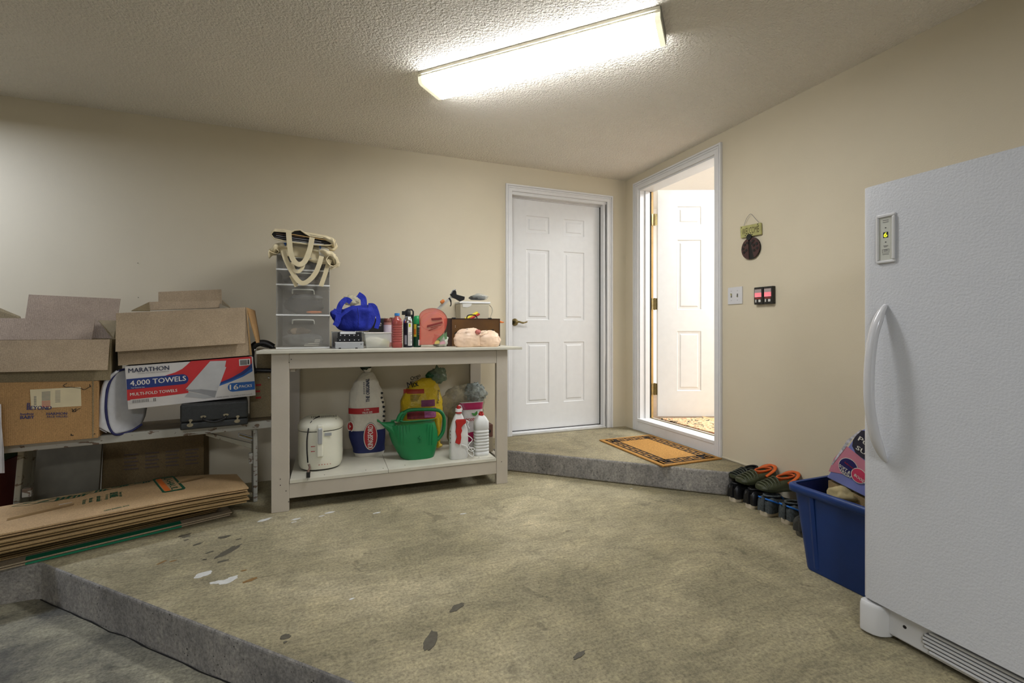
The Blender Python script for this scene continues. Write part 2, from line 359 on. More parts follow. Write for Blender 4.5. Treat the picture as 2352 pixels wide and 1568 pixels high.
# ---- six-panel door leaf, built on a plane: o bottom hinge corner, ux across, n towards the viewer
def leaf(parent, o, ux, n, wd, ht, th, cols, rows, mat):
    o = V(o); ux = V(ux); n = V(n); uz = V(0, 0, 1)
    def q(x, z, d=0): return o+ux*x+uz*z+n*d
    s = MB(); s.hexa([q(0, 0, -.006), q(wd, 0, -.006), q(wd, ht, -.006), q(0, ht, -.006)], -n*(th-.006), mat)
    def bar(x0, x1, z0, z1): s.hexa([q(x0, z0), q(x1, z0), q(x1, z1), q(x0, z1)], -n*.007, mat)
    xs = [0]+[v for c in cols for v in c]+[wd]; zs = [0]+[v for r in rows for v in r]+[ht]
    for i in range(0, len(xs), 2): bar(xs[i], xs[i+1], 0, ht)
    for i in range(0, len(zs), 2):
        for c in cols: bar(c[0], c[1], zs[i], zs[i+1])
    lf = s.build('leaf', parent)
    for c in cols:
        for r in rows:
            p = MB()
            def rg(k, d): return [q(c[0]+k, r[0]+k, d), q(c[1]-k, r[0]+k, d), q(c[1]-k, r[1]-k, d), q(c[0]+k, r[1]-k, d)]
            p.loft([rg(0, 0), rg(.006, .0005), rg(.016, -.009), rg(.026, -.009), rg(.040, -.0015), rg(.044, -.001)], mat, (False, True), False)
            p.build('panel', lf)
    return lf
# door 1: closed, in the back wall
d1 = root('door_1', 'closed white six-panel door with a brass lever, in the back wall', 'door', (-.67, .07, LZ))
d1['kind'] = 'structure'
leaf(d1, (-1.139, .07, .180), (1, 0, 0), (0, -1, 0), .905, 2.018, .04, [(.155, .39), (.522, .745)], [(.218, .770), (.952, 1.582), (1.714, 1.876)], m_door)
mb = MB(); mb.lathe((0, 0, 0), [(.030, 0), (.032, .004), (.028, .010), (.012, .014), (.011, .034), (.013, .036)], m_bronze, 20)
mb.v = [V(-1.085+p.x, .07-p.z, 1.118+p.y) for p in mb.v]
k = len(mb.v); mb.tube(bez([(-1.085, .036, 1.118), (-1.060, .030, 1.121), (-1.025, .030, 1.112), (-.995, .030, 1.118), (-.985, .032, 1.122)], 5), [.010]*4+[.008]*8+[.006]*9, m_bronze, 8)
mb.build('lever_handle', d1)
mb = MB()      # jamb, stop, head and threshold
mb.box(-1.139, 0, LZ, -1.155, .13, 2.222, m_white); mb.box(-.236, 0, LZ, -.200, .13, 2.222, m_white); mb.box(-.225, .0, LZ, -.200, .0, 2.2, m_white)
mb.box(-1.139, 0, 2.196, -.2, .13, 2.235, m_white); mb.box(-1.139, .055, 2.186, -.236, .069, 2.2, m_white); mb.box(-.239, .057, .18, -.236, .069, 2.2, m_dark)
mb.build('door_jamb', d1, bevel=.002)
mb = MB(); mb.box(-1.139, -.012, LZ, -.215, .09, .166, m_alum); mb.box(-1.139, .012, .166, -.236, .09, .176, m_white); mb.box(-1.139, .060, .176, -.236, .09, .181, m_dark); mb.build('threshold', d1, bevel=.003)
def casing(name, rects):
    mb = MB()
    for f, d in rects: mb.hexa(f, d, m_white)
    return struct(name, mb, bevel=.004)
def case_y(x0, x1, z0, z1, wd):     # moulded casing on the back wall, left, right and head with mitres and a stepped profile
    mb = MB()
    for k0, k1, th in ((0, .014, .019), (.014, .020, .012), (.020, .030, .016), (.030, wd, .012)):
        a, b = k0, k1
        mb.hexa([(x0-wd+a, -th, z0), (x0-wd+b, -th, z0), (x0-wd+b, -th, z1+wd-b), (x0-wd+a, -th, z1+wd-a)], (0, th, 0), m_white)
        mb.hexa([(x1+wd-b, -th, z0), (x1+wd-a, -th, z0), (x1+wd-a, -th, z1+wd-a), (x1+wd-b, -th, z1+wd-b)], (0, th, 0), m_white)
        mb.hexa([(x0-wd+b, -th, z1+wd-b), (x1+wd-b, -th, z1+wd-b), (x1+wd-a, -th, z1+wd-a), (x0-wd+a, -th, z1+wd-a)], (0, th, 0), m_white)
    return struct('trim_1', mb, bevel=.0025)
case_y(-1.139, -.205, LZ, 2.222, .058)
def case_x(y0, y1, z0, z1, wd, zb):   # y0 < y1; on the right wall, four sided
    mb = MB()
    for a, b, th in ((0, .014, .021), (.014, .020, .014), (.020, .032, .018), (.032, wd, .014)):
        mb.hexa([(-th, y1+wd-a, zb), (-th, y1+wd-b, zb), (-th, y1+wd-b, z1+wd-b), (-th, y1+wd-a, z1+wd-a)], (th, 0, 0), m_white)
        mb.hexa([(-th, y0-wd+b, zb), (-th, y0-wd+a, zb), (-th, y0-wd+a, z1+wd-a), (-th, y0-wd+b, z1+wd-b)], (th, 0, 0), m_white)
        mb.hexa([(-th, y1+wd-b, z1+wd-b), (-th, y0-wd+b, z1+wd-b), (-th, y0-wd+a, z1+wd-a), (-th, y1+wd-a, z1+wd-a)], (th, 0, 0), m_white)
    struct('trim_2', mb, bevel=.0025)
case_x(-1.090, -.203, .236, 2.306, .064, LZ)
mb = MB(); mb.box(-.012, -1.15, LZ, 0, -.125, .240, m_white); struct('trim_3', mb, bevel=.003)   # kick board below the sill
# door 2: open into the hall
d2 = root('door_2', 'white six-panel door standing open into the bright hall', 'door', (.17, -.244, .262))
d2['kind'] = 'structure'
leaf(d2, (.172, -.246, .276), (RT.x, RT.y, 0), (-FW.x, -FW.y, 0), .81, 2.03, .035, [(.167, .396), (.50, .70)], [(.222, .772), (.950, 1.590), (1.712, 1.890)], m_door)
mb = MB()
mb.box(0, -.200, .236, .118, -.218, 2.306, m_white); mb.box(0, -1.105, .236, .14, -1.090, 2.306, m_white); mb.box(0, -1.09, 2.290, .14, -.2, 2.306, m_white)
mb.box(.118, -.200, .262, .145, -.212, 2.306, m_white); mb.box(.052, -.218, .262, .100, -.229, 2.290, m_white)
mb.build('door_jamb', d2, bevel=.002)
mb = MB(); mb.box(.121, -.212, .262, .142, -.222, 2.29, m_tan); mb.box(.104, -.214, .262, .121, -.219, 2.29, m_dark); mb.build('hinge_rabbet', d2)
mb = MB(); mb.box(-.016, -1.09, .236, .145, -.2, .262, m_white); mb.box(.098, -1.09, .262, .112, -.2, .268, m_bronze); mb.build('sill', d2, bevel=.003)
for z in (1.990, 1.233, .468):
    mb = MB(); mb.box(.122, -.222, z, .150, -.2255, z+.102, m_bronze)
    mb.tube([(.152, -.229, z-.003), (.152, -.229, z+.105)], .0065, m_bronze, 10)
    mb.hexa([V(.172, -.2465, z)+V(-.004, .002, 0), V(.156, -.230, z), V(.156, -.230, z+.102), V(.172, -.2465, z+.102)+V(-.004, .002, 0)], (-.002, -.002, 0), m_bronze)
    for zz in (.02, .05, .082): mb.disc((.134, -.2256, z+zz), (0, -1, 0), .003, m_steel, .001, 8)
    mb.build('hinge', d2)
# short baseboard in the corner and a bead along the foot of the right wall
mb = MB(); mb.box(-.0, -1.15, LZ, -.008, -1.40, LZ+.012, m_wall); struct('baseboard_right', mb, bevel=.003)
# corner side strip
# ---- ceiling light
cl = root('ceiling_light', 'long glowing fluorescent fixture with a yellowed wraparound lens on the ceiling', 'lamp', (-1.62, -1.52, CE))
P0 = V(-2.127, -1.149, CE); LA = V(.699, -.715, 0); LB = V(.715, .699, 0); LL = 1.246; LW = .215
m_lens = M('glowing_lens', (250, 252, 255), rough=.4, var=0, emit=LENS_GLOW)
m_lens_e = M('yellowed_lens_end', (240, 236, 208), rough=.4, var=.1, scale=14, emit=.62)
m_hous = M('fixture_housing', (214, 208, 190), rough=.5, var=.03)
def lq(a, b, z): return P0+LA*a+LB*b+V(0, 0, z)
def lbox(mb, a0, a1, b0, b1, z0, z1, m): mb.hexa([lq(a0, b0, z0), lq(a1, b0, z0), lq(a1, b0, z1), lq(a0, b0, z1)], LB*(b1-b0), m)
mb = MB(); lbox(mb, 0, LL, -.001, LW+.001, -.015, 0, m_hous); mb.build('housing', cl, bevel=.002)
mb = MB(); lbox(mb, .006, LL-.006, .004, LW-.004, -.019, -.015, m_dark); mb.build('seam', cl)
def lens(name, a0, a1, m):
    mb = MB(); pr = [(0, -.019), (0, -.045), (.006, -.058), (.018, -.064), (LW-.018, -.064), (LW-.006, -.058), (LW, -.045), (LW, -.019)]
    mb.loft([[lq(a0, b, z) for b, z in pr], [lq(a1, b, z) for b, z in pr]], m, smooth=False); return mb.build(name, cl)
lens('lens', .022, LL-.022, m_lens); lens('lens_end', 0, .022, m_lens_e); lens('lens_end', LL-.022, LL, m_lens_e)
mb = MB(); lbox(mb, .0, LL, -.0012, 0, -.027, -.019, m_hous); lbox(mb, LL, LL+.004, .004, LW-.004, -.050, 0, M('end_plate', (150, 147, 138), var=.03)); mb.build('end_plate', cl)

# ------------------------------------------------------------------ white workbench
m_bench = M('bench_paint', (190, 181, 166), rough=.5, var=.05, scale=6, bump=.25, bs=45)
m_btop = M('bench_top_paint', (206, 202, 186), rough=.45, var=.06, scale=9, bump=.2, bs=40)
m_edge = M('bench_top_edge', (196, 192, 176), rough=.6, var=.15, scale=70)
wb = root('workbench', 'white painted wooden workbench with a lower shelf, beside the closed door', 'workbench', (-2.16, -.36, 0))
mb = MB(); mb.box(-2.955, -.70, .918, -1.335, -.015, .9355, m_btop); mb.build('worktop', wb, bevel=.002)
def leg(x0, x1, y0, y1, z0=0): mb = MB(); mb.box(x0, y0, z0, x1, y1, .918, m_bench); mb.build('leg', wb, bevel=.003)
leg(-2.882, -2.789, -.668, -.628); leg(-1.510, -1.430, -.668, -.628); leg(-2.862, -2.766, -.06, -.02); leg(-1.520, -1.430, -.06, -.02, 0)
def rail(nm, *b): mb = MB(); mb.box(*b, m_bench); mb.build(nm, wb, bevel=.003)
rail('front_rail', -2.789, -.664, .826, -1.510, -.628, .915); rail('back_rail', -2.766, -.055, .826, -1.52, -.02, .915)
rail('side_rail', -2.868, -.628, .826, -2.83, -.06, .915); rail('side_rail', -1.47, -.628, .826, -1.435, -.06, .915)
rail('front_rail', -2.789, -.664, .073, -1.510, -.628, .158); rail('back_rail', -2.766, -.055, .073, -1.52, -.02, .158)
rail('side_rail', -2.868, -.628, .073, -2.83, -.06, .158); rail('side_rail', -1.47, -.628, .073, -1.435, -.06, .158)
rail('side_rail', -2.786, -.628, .806, -2.760, -.06, .826)
mb = MB(); mb.box(-2.786, -.668, .160, -2.2285, -.04, .180, m_btop); mb.build('shelf_board', wb, bevel=.0015)
mb = MB(); mb.box(-2.2265, -.668, .160, -1.513, -.04, .180, m_btop); mb.build('shelf_board', wb, bevel=.0015)
mb = MB()
for (u, v) in [(669, 825), (664, 832), (644, 1114), (657, 1127), (663, 1152), (644, 1100), (1148, 1150), (1152, 1060)]:
    p = aty(u, v, -.669); mb.disc(p, (0, -1, 0), .0028, m_dark, .0006, 8)
for (u, v) in [(880, 1075), (930, 1068), (840, 1079), (745, 1090), (1100, 1050)]:
    p = aty(u, v, -.669); mb.disc(p, (0, -1, 0), .002, m_dark, .0006, 8)
mb.build('screw_head', wb, kind='stuff')
BT = .9357; SH = .1803

# ---- plastic drawer tower on the bench
m_dr = M('frosted_plastic', (204, 198, 186), rough=.35, var=.04, alpha=.28, scale=9)
m_drf = M('drawer_frame_white', (238, 238, 236), rough=.35, var=.02)
m_drb = M('drawer_shell', (186, 184, 178), rough=.4, var=.03, alpha=.8)
m_clut = M('dark_contents', (44, 46, 48), rough=.8, var=.3, scale=30)
dt = root('drawer_tower', 'translucent plastic drawer tower with white rims at the left end of the workbench', 'drawers', (-2.72, -.28, BT))
X0, X1, YF, YB = -2.879, -2.569, -.45, -.12
tiers = [(BT+.010, 1.142), (1.153, 1.331), (1.341, 1.425), (1.434, 1.52)]
for z in (BT, 1.142, 1.331, 1.425, 1.520): mb = MB(); mb.box(X0, YF-.004, z, X1, YB, z+.0095, m_drf); mb.build('rim', dt, bevel=.0015)
mb = MB(); mb.box(X0+.002, YF+.004, BT+.01, X0+.005, YB, 1.52, m_drb); mb.box(X1-.005, YF+.004, BT+.01, X1-.002, YB, 1.52, m_drb); mb.box(X0+.005, YB-.004, BT+.01, X1-.005, YB-.001, 1.52, m_drb); mb.build('shell', dt)
for i, (z0, z1) in enumerate(tiers):
    mb = MB(); big = i < 2
    xa, xb = X0+.006, X1-.006; zt = z1-.002
    # front panel bowed a little, dip at the middle top where the handle sits
    def fr(u, v, z0=z0, zt=zt, xa=xa, xb=xb): 
        x = xa+(xb-xa)*u; return V(x, YF-.010*math.sin(PI*u)**.6, z0+(zt-z0)*v)
    mb.grid(fr, 12, 3, m_dr); mb.box(xa, YF, z0, xa+.002, YB-.01, zt, m_dr); mb.box(xb-.002, YF, z0, xb, YB-.01, zt, m_dr); mb.box(xa, YF, z0+.001, xb, YB-.01, z0+.003, m_dr)
    dr = mb.build('drawer', dt)
    hb = MB(); xm = (X0+X1)/2; hw = .062; hz = zt-(.026 if big else .018)
    hb.tube(bez([(xm-hw, YF-.006, hz-.022), (xm-hw+.002, YF-.020, hz-.004), (xm-hw+.016, YF-.026, hz+.002), (xm+hw-.016, YF-.026, hz+.002), (xm+hw-.002, YF-.020, hz-.004), (xm+hw, YF-.006, hz-.022)], 4), .0042, M('handle_clear', (205, 205, 196), rough=.3, alpha=.85, var=0), 8)
    hb.build('handle', dr)
    cb = MB()
    def lump(cx, cy, cz, rx, ry, rz, m, sd):
        cb.lathe((cx, cy, cz-rz), [(rx*math.sin(PI*t/8)*(1+.2*fbm((t*.6, sd, 1)))+.001, rz*(1-math.cos(PI*t/8))) for t in range(9)], m, 12, 1, ry/rx, rot=sd)
    h = zt-z0
    rnd = random.Random(i)
    def mass(cx, cz, rx, rz, m, y, sd):
        n = 26; top = [V(cx+rx*math.cos(2*PI*k/n)*(1+.25*fbm((math.cos(2*PI*k/n)*2+sd, math.sin(2*PI*k/n)*2, 1))), y, max(z0+.003, cz+rz*math.sin(2*PI*k/n)*(1+.35*fbm((math.cos(2*PI*k/n)*2, math.sin(2*PI*k/n)*2+sd, 5))))) for k in range(n)]
        c = V(cx, y-.010, cz); cb.loft([[p+V(0, .10, 0) for p in top], top, [c+(p-c)*.6 for p in top], [c+(p-c)*.05 for p in top]], m, (True, True))
    ma = M('dark_contents', (44, 46, 48), rough=.8, var=.3, scale=30); mb_ = M('slate_contents', (96, 98, 98), rough=.8, var=.3, scale=30); mc_ = M('brown_contents', (92, 80, 64), rough=.8, var=.3, scale=30)
    if i == 1: mass(-2.725, z0+h*.36, .115, h*.34, ma, YF+.014, 3); mass(-2.70, z0+h*.62, .09, h*.10, mb_, YF+.012, 8)
    elif i == 0: mass(-2.725, z0+h*.24, .120, h*.22, mb_, YF+.016, 5); mass(-2.75, z0+h*.50, .07, h*.12, mc_, YF+.018, 2)
    elif i == 2: mass(-2.73, z0+h*.30, .115, h*.28, ma, YF+.014, 7); mass(-2.66, z0+h*.22, .05, h*.16, mc_, YF+.008, 4)
    else: mass(-2.72, z0+h*.30, .12, h*.30, ma, YF+.014, 9)
    if i == 1: lump(-2.665, YF+.018, z0+.014, .05, .012, .009, M('orange_tool', (225, 130, 70), var=.1), 0)
    if i == 0:
        for j in range(4): cb.box(-2.72+j*.004, YF+.012, z0+.008+j*.011, -2.635+j*.003, YF+.028, z0+.013+j*.011, M('paper_slips', (196, 194, 180), var=.1))
        lump(-2.77, YF+.02, z0+.10, .03, .01, .02, M('tan_thing', (140, 122, 100), var=.2), .3)
    if i == 2: lump(-2.74, YF+.015, z0+.018, .05, .01, .010, M('grey_thing', (120, 122, 118), var=.2), .1); lump(-2.66, YF+.015, z0+.012, .035, .01, .007, m_clut, .1)
    cb.build('contents', dr)

# ---- canvas totes on the tower
m_can = M('cream_canvas', (222, 208, 172), rough=.85, var=.07, scale=14, bump=.3, bs=600)
m_canw = M('pale_canvas', (206, 200, 184), rough=.85, var=.06, scale=14, bump=.3, bs=600)
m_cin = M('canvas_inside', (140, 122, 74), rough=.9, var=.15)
yT = -.47
def up(u, v, y=yT): return aty(u, v, y)
t1 = root('tote_bag', 'crumpled cream canvas tote lying open on top of the drawer tower', 'bag', (-2.72, -.3, 1.53))
# folded body: lofted sleeve from left mouth to right mouth
def sleeve(mb, path, m, n=18, flat=.6, seed=0, amp=.006, closed=(False, False)):
    rings = []
    for i, (c, ry, rz) in enumerate(path):
        c = V(c); rg = []
        for j in range(n):
            t = 2*PI*j/n; d = 1+amp/max(rz, .01)*fbm((math.cos(t)*2+seed, math.sin(t)*2, i*.8))
            rg.append(c+V(0, math.cos(t)*ry*d, math.sin(t)*rz*d))
        rings.append(rg)
    mb.loft(rings, m, closed, True)
mb = MB()
L_ = [up(618, 585, -.46), up(632, 573, -.42), up(655, 572, -.36), up(690, 578, -.32), up(730, 583, -.33), up(757, 590, -.40), up(771, 600, -.46)]
R_ = [(.05, .022), (.10, .034), (.15, .034), (.17, .036), (.16, .038), (.10, .040), (.055, .042)]
sleeve(mb, [(p, a, b) for p, (a, b) in zip(bez(L_, 3), [R_[min(int(i/3), 6)] for i in range(19)])], m_can, seed=2, amp=.008)
mb.build('body', t1, sub=1, solid=.002)
def mouth(parent, c, ry, rz, tilt, m, mi, name='opening'):
    mb = MB(); c = V(c); ring = []
    for j in range(20):
        t = 2*PI*j/20; r = 1+.12*fbm((math.cos(t)*1.3, math.sin(t)*1.3, c.x*9))
        ring.append(c+V(math.cos(t)*ry*r*math.cos(tilt), -.012*math.sin(2*t), math.sin(t)*rz*r+math.cos(t)*ry*math.sin(tilt)))
    mb.tube(ring, .0035, m, 6, closed=True)
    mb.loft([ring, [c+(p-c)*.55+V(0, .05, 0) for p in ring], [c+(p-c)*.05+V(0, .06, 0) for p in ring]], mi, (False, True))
    mb.build(name, parent)
mouth(t1, up(629, 576, -.49), .026, .014, -.1, m_can, m_cin)
mouth(t1, up(761, 599, -.52), .030, .031, -.2, m_can, m_cin)
# hanging cloth flap and pale lining piece
mb = MB()
def cloth(pts_top, pts_bot, m, y0=-.47, wob=.006, seed=0):
    a = bez(pts_top, 4); b = bez(pts_bot, 4); K = min(len(a), len(b))
    def f(u, v):
        i = min(int(u*(K-1)+.5), K-1); p = a[i].lerp(b[i], v); p = p.copy(); p.y += wob*fbm((u*4, v*3, seed)); return p
    mb.grid(f, K-1, 5, m)
cloth([up(640, 572, -.475), up(670, 565, -.475), up(700, 566, -.475), up(740, 570, -.48), up(775, 590, -.48)], [up(646, 588, -.475), up(672, 590, -.475), up(700, 596, -.475), up(735, 606, -.48), up(781, 606, -.48)], m_can, seed=1)
mb.build('cloth_fold', t1, solid=.002)
mb = MB(); cloth([up(731, 570, -.498), up(742, 567, -.50), up(755, 572, -.498)], [up(733, 585, -.498), up(743, 590, -.50), up(756, 585, -.498)], m_canw, seed=4)
cloth([up(758, 625-10, -.50), up(770, 608, -.50), up(782, 602, -.50)], [up(757, 620, -.50), up(768, 616, -.50), up(779, 612, -.50)], m_can, seed=5); mb.build('cloth_fold', t1, solid=.002)
S = -.51
mb = MB(); mb.strap(bez([up(651, 575, S), up(655, 592, S-.008), up(666, 616, S-.010), up(681, 640, S-.012), up(694, 650, S-.014), up(708, 645, S-.012), up(724, 628, S-.010), up(734, 605, S-.008), up(739, 588, S)], 5), (1, 0, .25), .028, m_can); mb.build('strap', t1)
mb = MB(); mb.strap(bez([up(758, 596, S), up(752, 612, S), up(746, 632, S), up(737, 657, S)], 5), (1, 0, .2), .026, m_can); mb.build('strap', t1); mb = MB(); mb.strap(bez([up(668, 632, S), up(675, 645, S), up(681, 658, S)], 4), (1, 0, .2), .022, m_can); mb.build('strap', t1)
t2 = root('tote_bag', 'cream canvas tote stuffed with flat folders, topmost on the drawer tower', 'bag', (-2.72, -.3, 1.60))
mb = MB()
LL_ = [up(623, 537, -.46), up(632, 535, -.40), up(655, 540, -.36), up(690, 546, -.34), up(730, 550, -.35), up(757, 556, -.42), up(769, 561, -.46)]
RR_ = [(.03, .016), (.10, .024), (.14, .026), (.15, .028), (.15, .026), (.10, .030), (.05, .028)]
sleeve(mb, [(p, a, b) for p, (a, b) in zip(bez(LL_, 3), [RR_[min(int(i/3), 6)] for i in range(19)])], m_can, seed=7, amp=.004, closed=(True, True))
mb.build('body', t2, sub=1)
# rim of the mouth, folders inside, hump of the front panel
mb = MB(); S2 = -.515
mb.tube([up(*q, S2) for q in [(622, 538), (628, 530), (650, 532), (668, 534), (676, 529), (690, 528), (701, 536), (712, 542), (740, 546), (762, 548), (770, 552), (768, 559), (757, 563), (735, 563), (700, 560), (660, 555), (630, 548)]], .0045, m_can, 6, closed=True); mb.build('mouth_rim', t2)
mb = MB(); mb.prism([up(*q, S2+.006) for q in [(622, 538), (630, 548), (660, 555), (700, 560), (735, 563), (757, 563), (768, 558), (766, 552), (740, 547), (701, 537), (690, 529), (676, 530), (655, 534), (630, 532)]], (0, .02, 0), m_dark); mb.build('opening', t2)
for k, (a, b, c, d, col) in enumerate([((668, 538), (762, 554), 0, .0035, (222, 178, 110)), ((634, 541), (738, 556), 0, .003, (150, 148, 152)), ((630, 545), (744, 561), 0, .0035, (118, 116, 118)), ((640, 551), (742, 562), 0, .003, (205, 205, 200)), ((634, 537), (700, 546), 0, .003, (96, 70, 46))]):
    mb = MB(); p = up(*a, S2-.001); q = up(*b, S2-.001); mb.hexa([p, q, q+V(0, 0, d), p+V(0, 0, d)], (0, .02, 0), M('folder_%d' % k, col, var=.05)); mb.build('folder', t2)
mb = MB(); mb.prism([up(*q, -.47) for q in [(670, 556), (745, 565), (762, 570), (770, 565), (772, 556), (776, 566), (768, 575), (745, 572), (705, 574), (672, 570)]], (0, .04, 0), m_can); mb.build('fold', t2, bevel=.004)
S = -.53
mb = MB(); mb.strap(bez([up(663, 531, S), up(665, 558, S-.004), up(669, 585, S-.008), up(677, 601, S-.012), up(688, 607, S-.014), up(700, 600, S-.010), up(711, 575, S-.006), up(717, 545, S)], 6), (1, 0, .15), .030, m_can); mb.build('strap', t2)
mb = MB(); mb.strap(bez([up(671, 602, S+.015), up(674, 617, S+.01), up(684, 624, S), up(694, 616, S+.005), up(700, 600, S+.015), up(716, 565, S+.018)], 5), (1, 0, .1), .020, m_can); mb.build('strap', t2)
for a in [(653, 562), (733, 568)]: mb = MB(); mb.prism([up(a[0]-2, a[1]-5, -.505), up(a[0]+3, a[1]+4, -.505), up(a[0]+5, a[1]-5, -.505)], (0, .003, 0), M('blue_tab', (30, 80, 140), var=0)); mb.build('tab', t1)
# ------------------------------------------------------------------ things on the workbench
def fx(u, y, v=790): return aty(u, v, y).x
def fz(v, y, u=900): return aty(u, v, y).z
# hard drives, on and in a grey crate
m_crate = M('clear_grey_crate', (178, 178, 176), rough=.3, var=.03, alpha=.7)
cr = root('storage_crate', 'open grey translucent crate under the blue cloth bag', 'crate', (-2.46, -.33, BT))
x0, x1, y0, y1, zt = fx(762, -.42), fx(833, -.42), -.42, -.10, BT+.105
mb = MB(); mb.box(x0, y0, BT, x1, y1, BT+.004, m_crate)
for b in ((x0, y0+.0, x0+.004, y1), (x1-.004, y0, x1, y1), (x0, y1-.004, x1, y1)): mb.box(b[0], b[1], BT, b[2], b[3], zt, m_crate)
mb.build('body', cr); mb = MB()
for b in ((x0-.003, y0, x0+.006, y1), (x1-.006, y0, x1+.003, y1), (x0, y1-.006, x1, y1+.003)): mb.box(b[0], b[1], zt-.005, b[2], b[3], zt, m_drf)
mb.build('rim', cr)
m_hdd = M('drive_black', (26, 26, 28), rough=.35, metal=.3); m_hds = M('drive_silver', (168, 170, 172), rough=.4, metal=.35)
def drive(nm, lab, u0, u1, v0, v1, y, body, cat='drive', dots=True, grp=None):
    a = aty(u0, v1, y); b = aty(u1, v1, y); za = aty(u0, v1, y).z; zb = aty(u0, v0, y).z
    r = root(nm, lab, cat, ((a.x+b.x)/2, y+.07, za)); s = MB(); s.box(a.x, y, za, b.x, y+.14, zb, body); s.build('body', r, bevel=.002)
    if dots:
        s = MB()
        for k in range(3): s.disc((a.x+(b.x-a.x)*(.18+.32*k), y-.0003, (za+zb)/2), (0, -1, 0), .003, m_chrome, .001, 8)
        s.build('screw', r, kind='stuff')
    return r
yd = -.56
zb = BT
r = root('drive_enclosure', 'silver metal drive enclosure lying under two black drives', 'drive', (-2.44, yd+.07, BT))
xa, xb = fx(770, yd), fx(835, yd)
mb = MB(); mb.box(xa, yd, BT, xb, yd+.12, BT+.040, m_hds); mb.build('body', r, bevel=.002)
mb = MB(); mb.box(xa-.001, yd-.001, BT+.036, xb+.001, yd+.121, BT+.042, M('silver_lip', (195, 196, 196), rough=.4, metal=.2)); mb.build('lid', r)
mb = MB(); mb.box(xb-.016, yd-.001, BT+.022, xb-.013, yd, BT+.032, m_dark); mb.box(xa+.02, yd-.0012, BT, xa+.034, yd, BT+.006, m_dark); mb.box(xb-.05, yd-.0012, BT, xb-.036, yd, BT+.006, m_dark); mb.build('slot', r, kind='stuff')
z = BT+.0425
for k, (u0, u1, h, lab) in enumerate([(774, 831, .026, 'lower black hard drive on the silver enclosure'), (776, 829, .034, 'upper black hard drive with a chrome top plate')]):
    xa, xb = fx(u0, yd), fx(u1, yd); r = root('hard_drive', lab, 'drive', ((xa+xb)/2, yd+.06, z), group='hard drives stacked on the workbench')
    mb = MB(); mb.box(xa, yd+.004, z, xb, yd+.11, z+h, m_hdd); mb.build('body', r, bevel=.002)
    mb = MB()
    for q in (.12, .3, .5, .7, .88): mb.disc((xa+(xb-xa)*q, yd+.0035, z+h*.45), (0, -1, 0), .0032, m_chrome, .001, 8)
    mb.build('screw', r, kind='stuff')
    if k: mb = MB(); mb.box(xa+.012, yd+.003, z+h-.012, xb-.03, yd+.10, z+h+.006, m_chrome); mb.build('top_plate', r, bevel=.002)
    z += h+.0005
# blue cloth bag
m_blue = M('royal_blue_cloth', (34, 50, 168), rough=.75, var=.18, scale=9, bump=.9, bs=16, dist=.02)
bg = root('cloth_bag', 'royal blue cloth shopping bag slumped over the crate and drives', 'bag', (-2.42, -.33, BT+.11))
mb = MB(); yb_ = -.36; cx = (fx(765, yb_)+fx(860, yb_))/2
prof = [(.0, 0), (.080, .000), (.104, .012), (.116, .032), (.126, .055), (.136, .08), (.145, .105), (.152, .13), (.155, .15), (.150, .163), (.120, .168)]
rings = []
for i, (r_, z_) in enumerate(prof):
    rg = []
    for j in range(64):
        t = 2*PI*j/64; d = 1+.11*fbm((math.cos(t)*2.2, math.sin(t)*2.2, z_*14+2))+.05*(.4-abs(fbm((math.cos(t)*5, math.sin(t)*5, z_*30))))
        x = math.cos(t)*r_*.98*d; y = math.sin(t)*r_*.66*d
        sag = .018*math.cos(t)-.012+(.03*math.sin(3*t) if i > 8 else 0)*.4
        rg.append(V(cx+x+.004, yb_+y+.03, BT+.110+z_+(sag if z_ > .08 else 0)+(.012*fbm((x*12, y*12, 4)) if i > 2 else 0)))
    rings.append(rg)
mb.loft(rings, m_blue, (True, False)); mb.build('body', bg, sub=1, solid=.002)
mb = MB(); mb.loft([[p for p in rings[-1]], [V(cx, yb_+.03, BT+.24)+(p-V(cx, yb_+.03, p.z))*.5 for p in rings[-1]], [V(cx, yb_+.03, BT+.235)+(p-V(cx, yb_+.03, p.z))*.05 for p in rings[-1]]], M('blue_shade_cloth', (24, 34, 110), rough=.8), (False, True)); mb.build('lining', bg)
def S_(u, v, y=-.47): return aty(u, v, y)
mb = MB(); mb.strap(bez([S_(846, 701), S_(858, 702), S_(865, 715), S_(869, 735), S_(864, 754)], 6), (.8, 0, .2), .028, m_blue, .004); mb.build('handle', bg)
mb = MB(); mb.strap(bez([S_(776, 722), S_(782, 700), S_(795, 688), S_(806, 694)], 6), (.5, .1, .6), .034, m_blue, .005); mb.build('handle', bg)
mb = MB(); mb.strap(bez([S_(822, 676, -.34), S_(834, 685, -.34), S_(836, 703, -.36)], 6), (1, 0, -.3), .040, m_blue, .006); mb.build('handle', bg)
mb = MB(); mb.strap(bez([S_(765, 714), S_(772, 717), S_(778, 723), S_(775, 738), S_(770, 748)], 6), (.9, 0, .4), .036, m_blue, .006); mb.build('side_fold', bg)
mb = MB(); mb.strap(bez([S_(780, 728, -.47), S_(795, 716, -.478), S_(812, 706, -.475), S_(845, 703, -.46)], 6), (.1, 0, 1), .018, m_blue, .005); mb.build('top_hem', bg)
mb = MB(); mb.tube(bez([S_(821, 706, -.478), S_(823, 730, -.475), S_(822, 752, -.455)], 5), .0012, m_dark, 5); mb.build('seam', bg)
m_clr = M('crinkled_clear_plastic', (222, 216, 188), rough=.15, var=.12, scale=30, alpha=.6, bump=.8, bs=30, dist=.006)
pb = root('plastic_bag', 'crumpled clear plastic bag poking out of the blue cloth bag', 'bag', (-2.45, -.33, BT+.26))
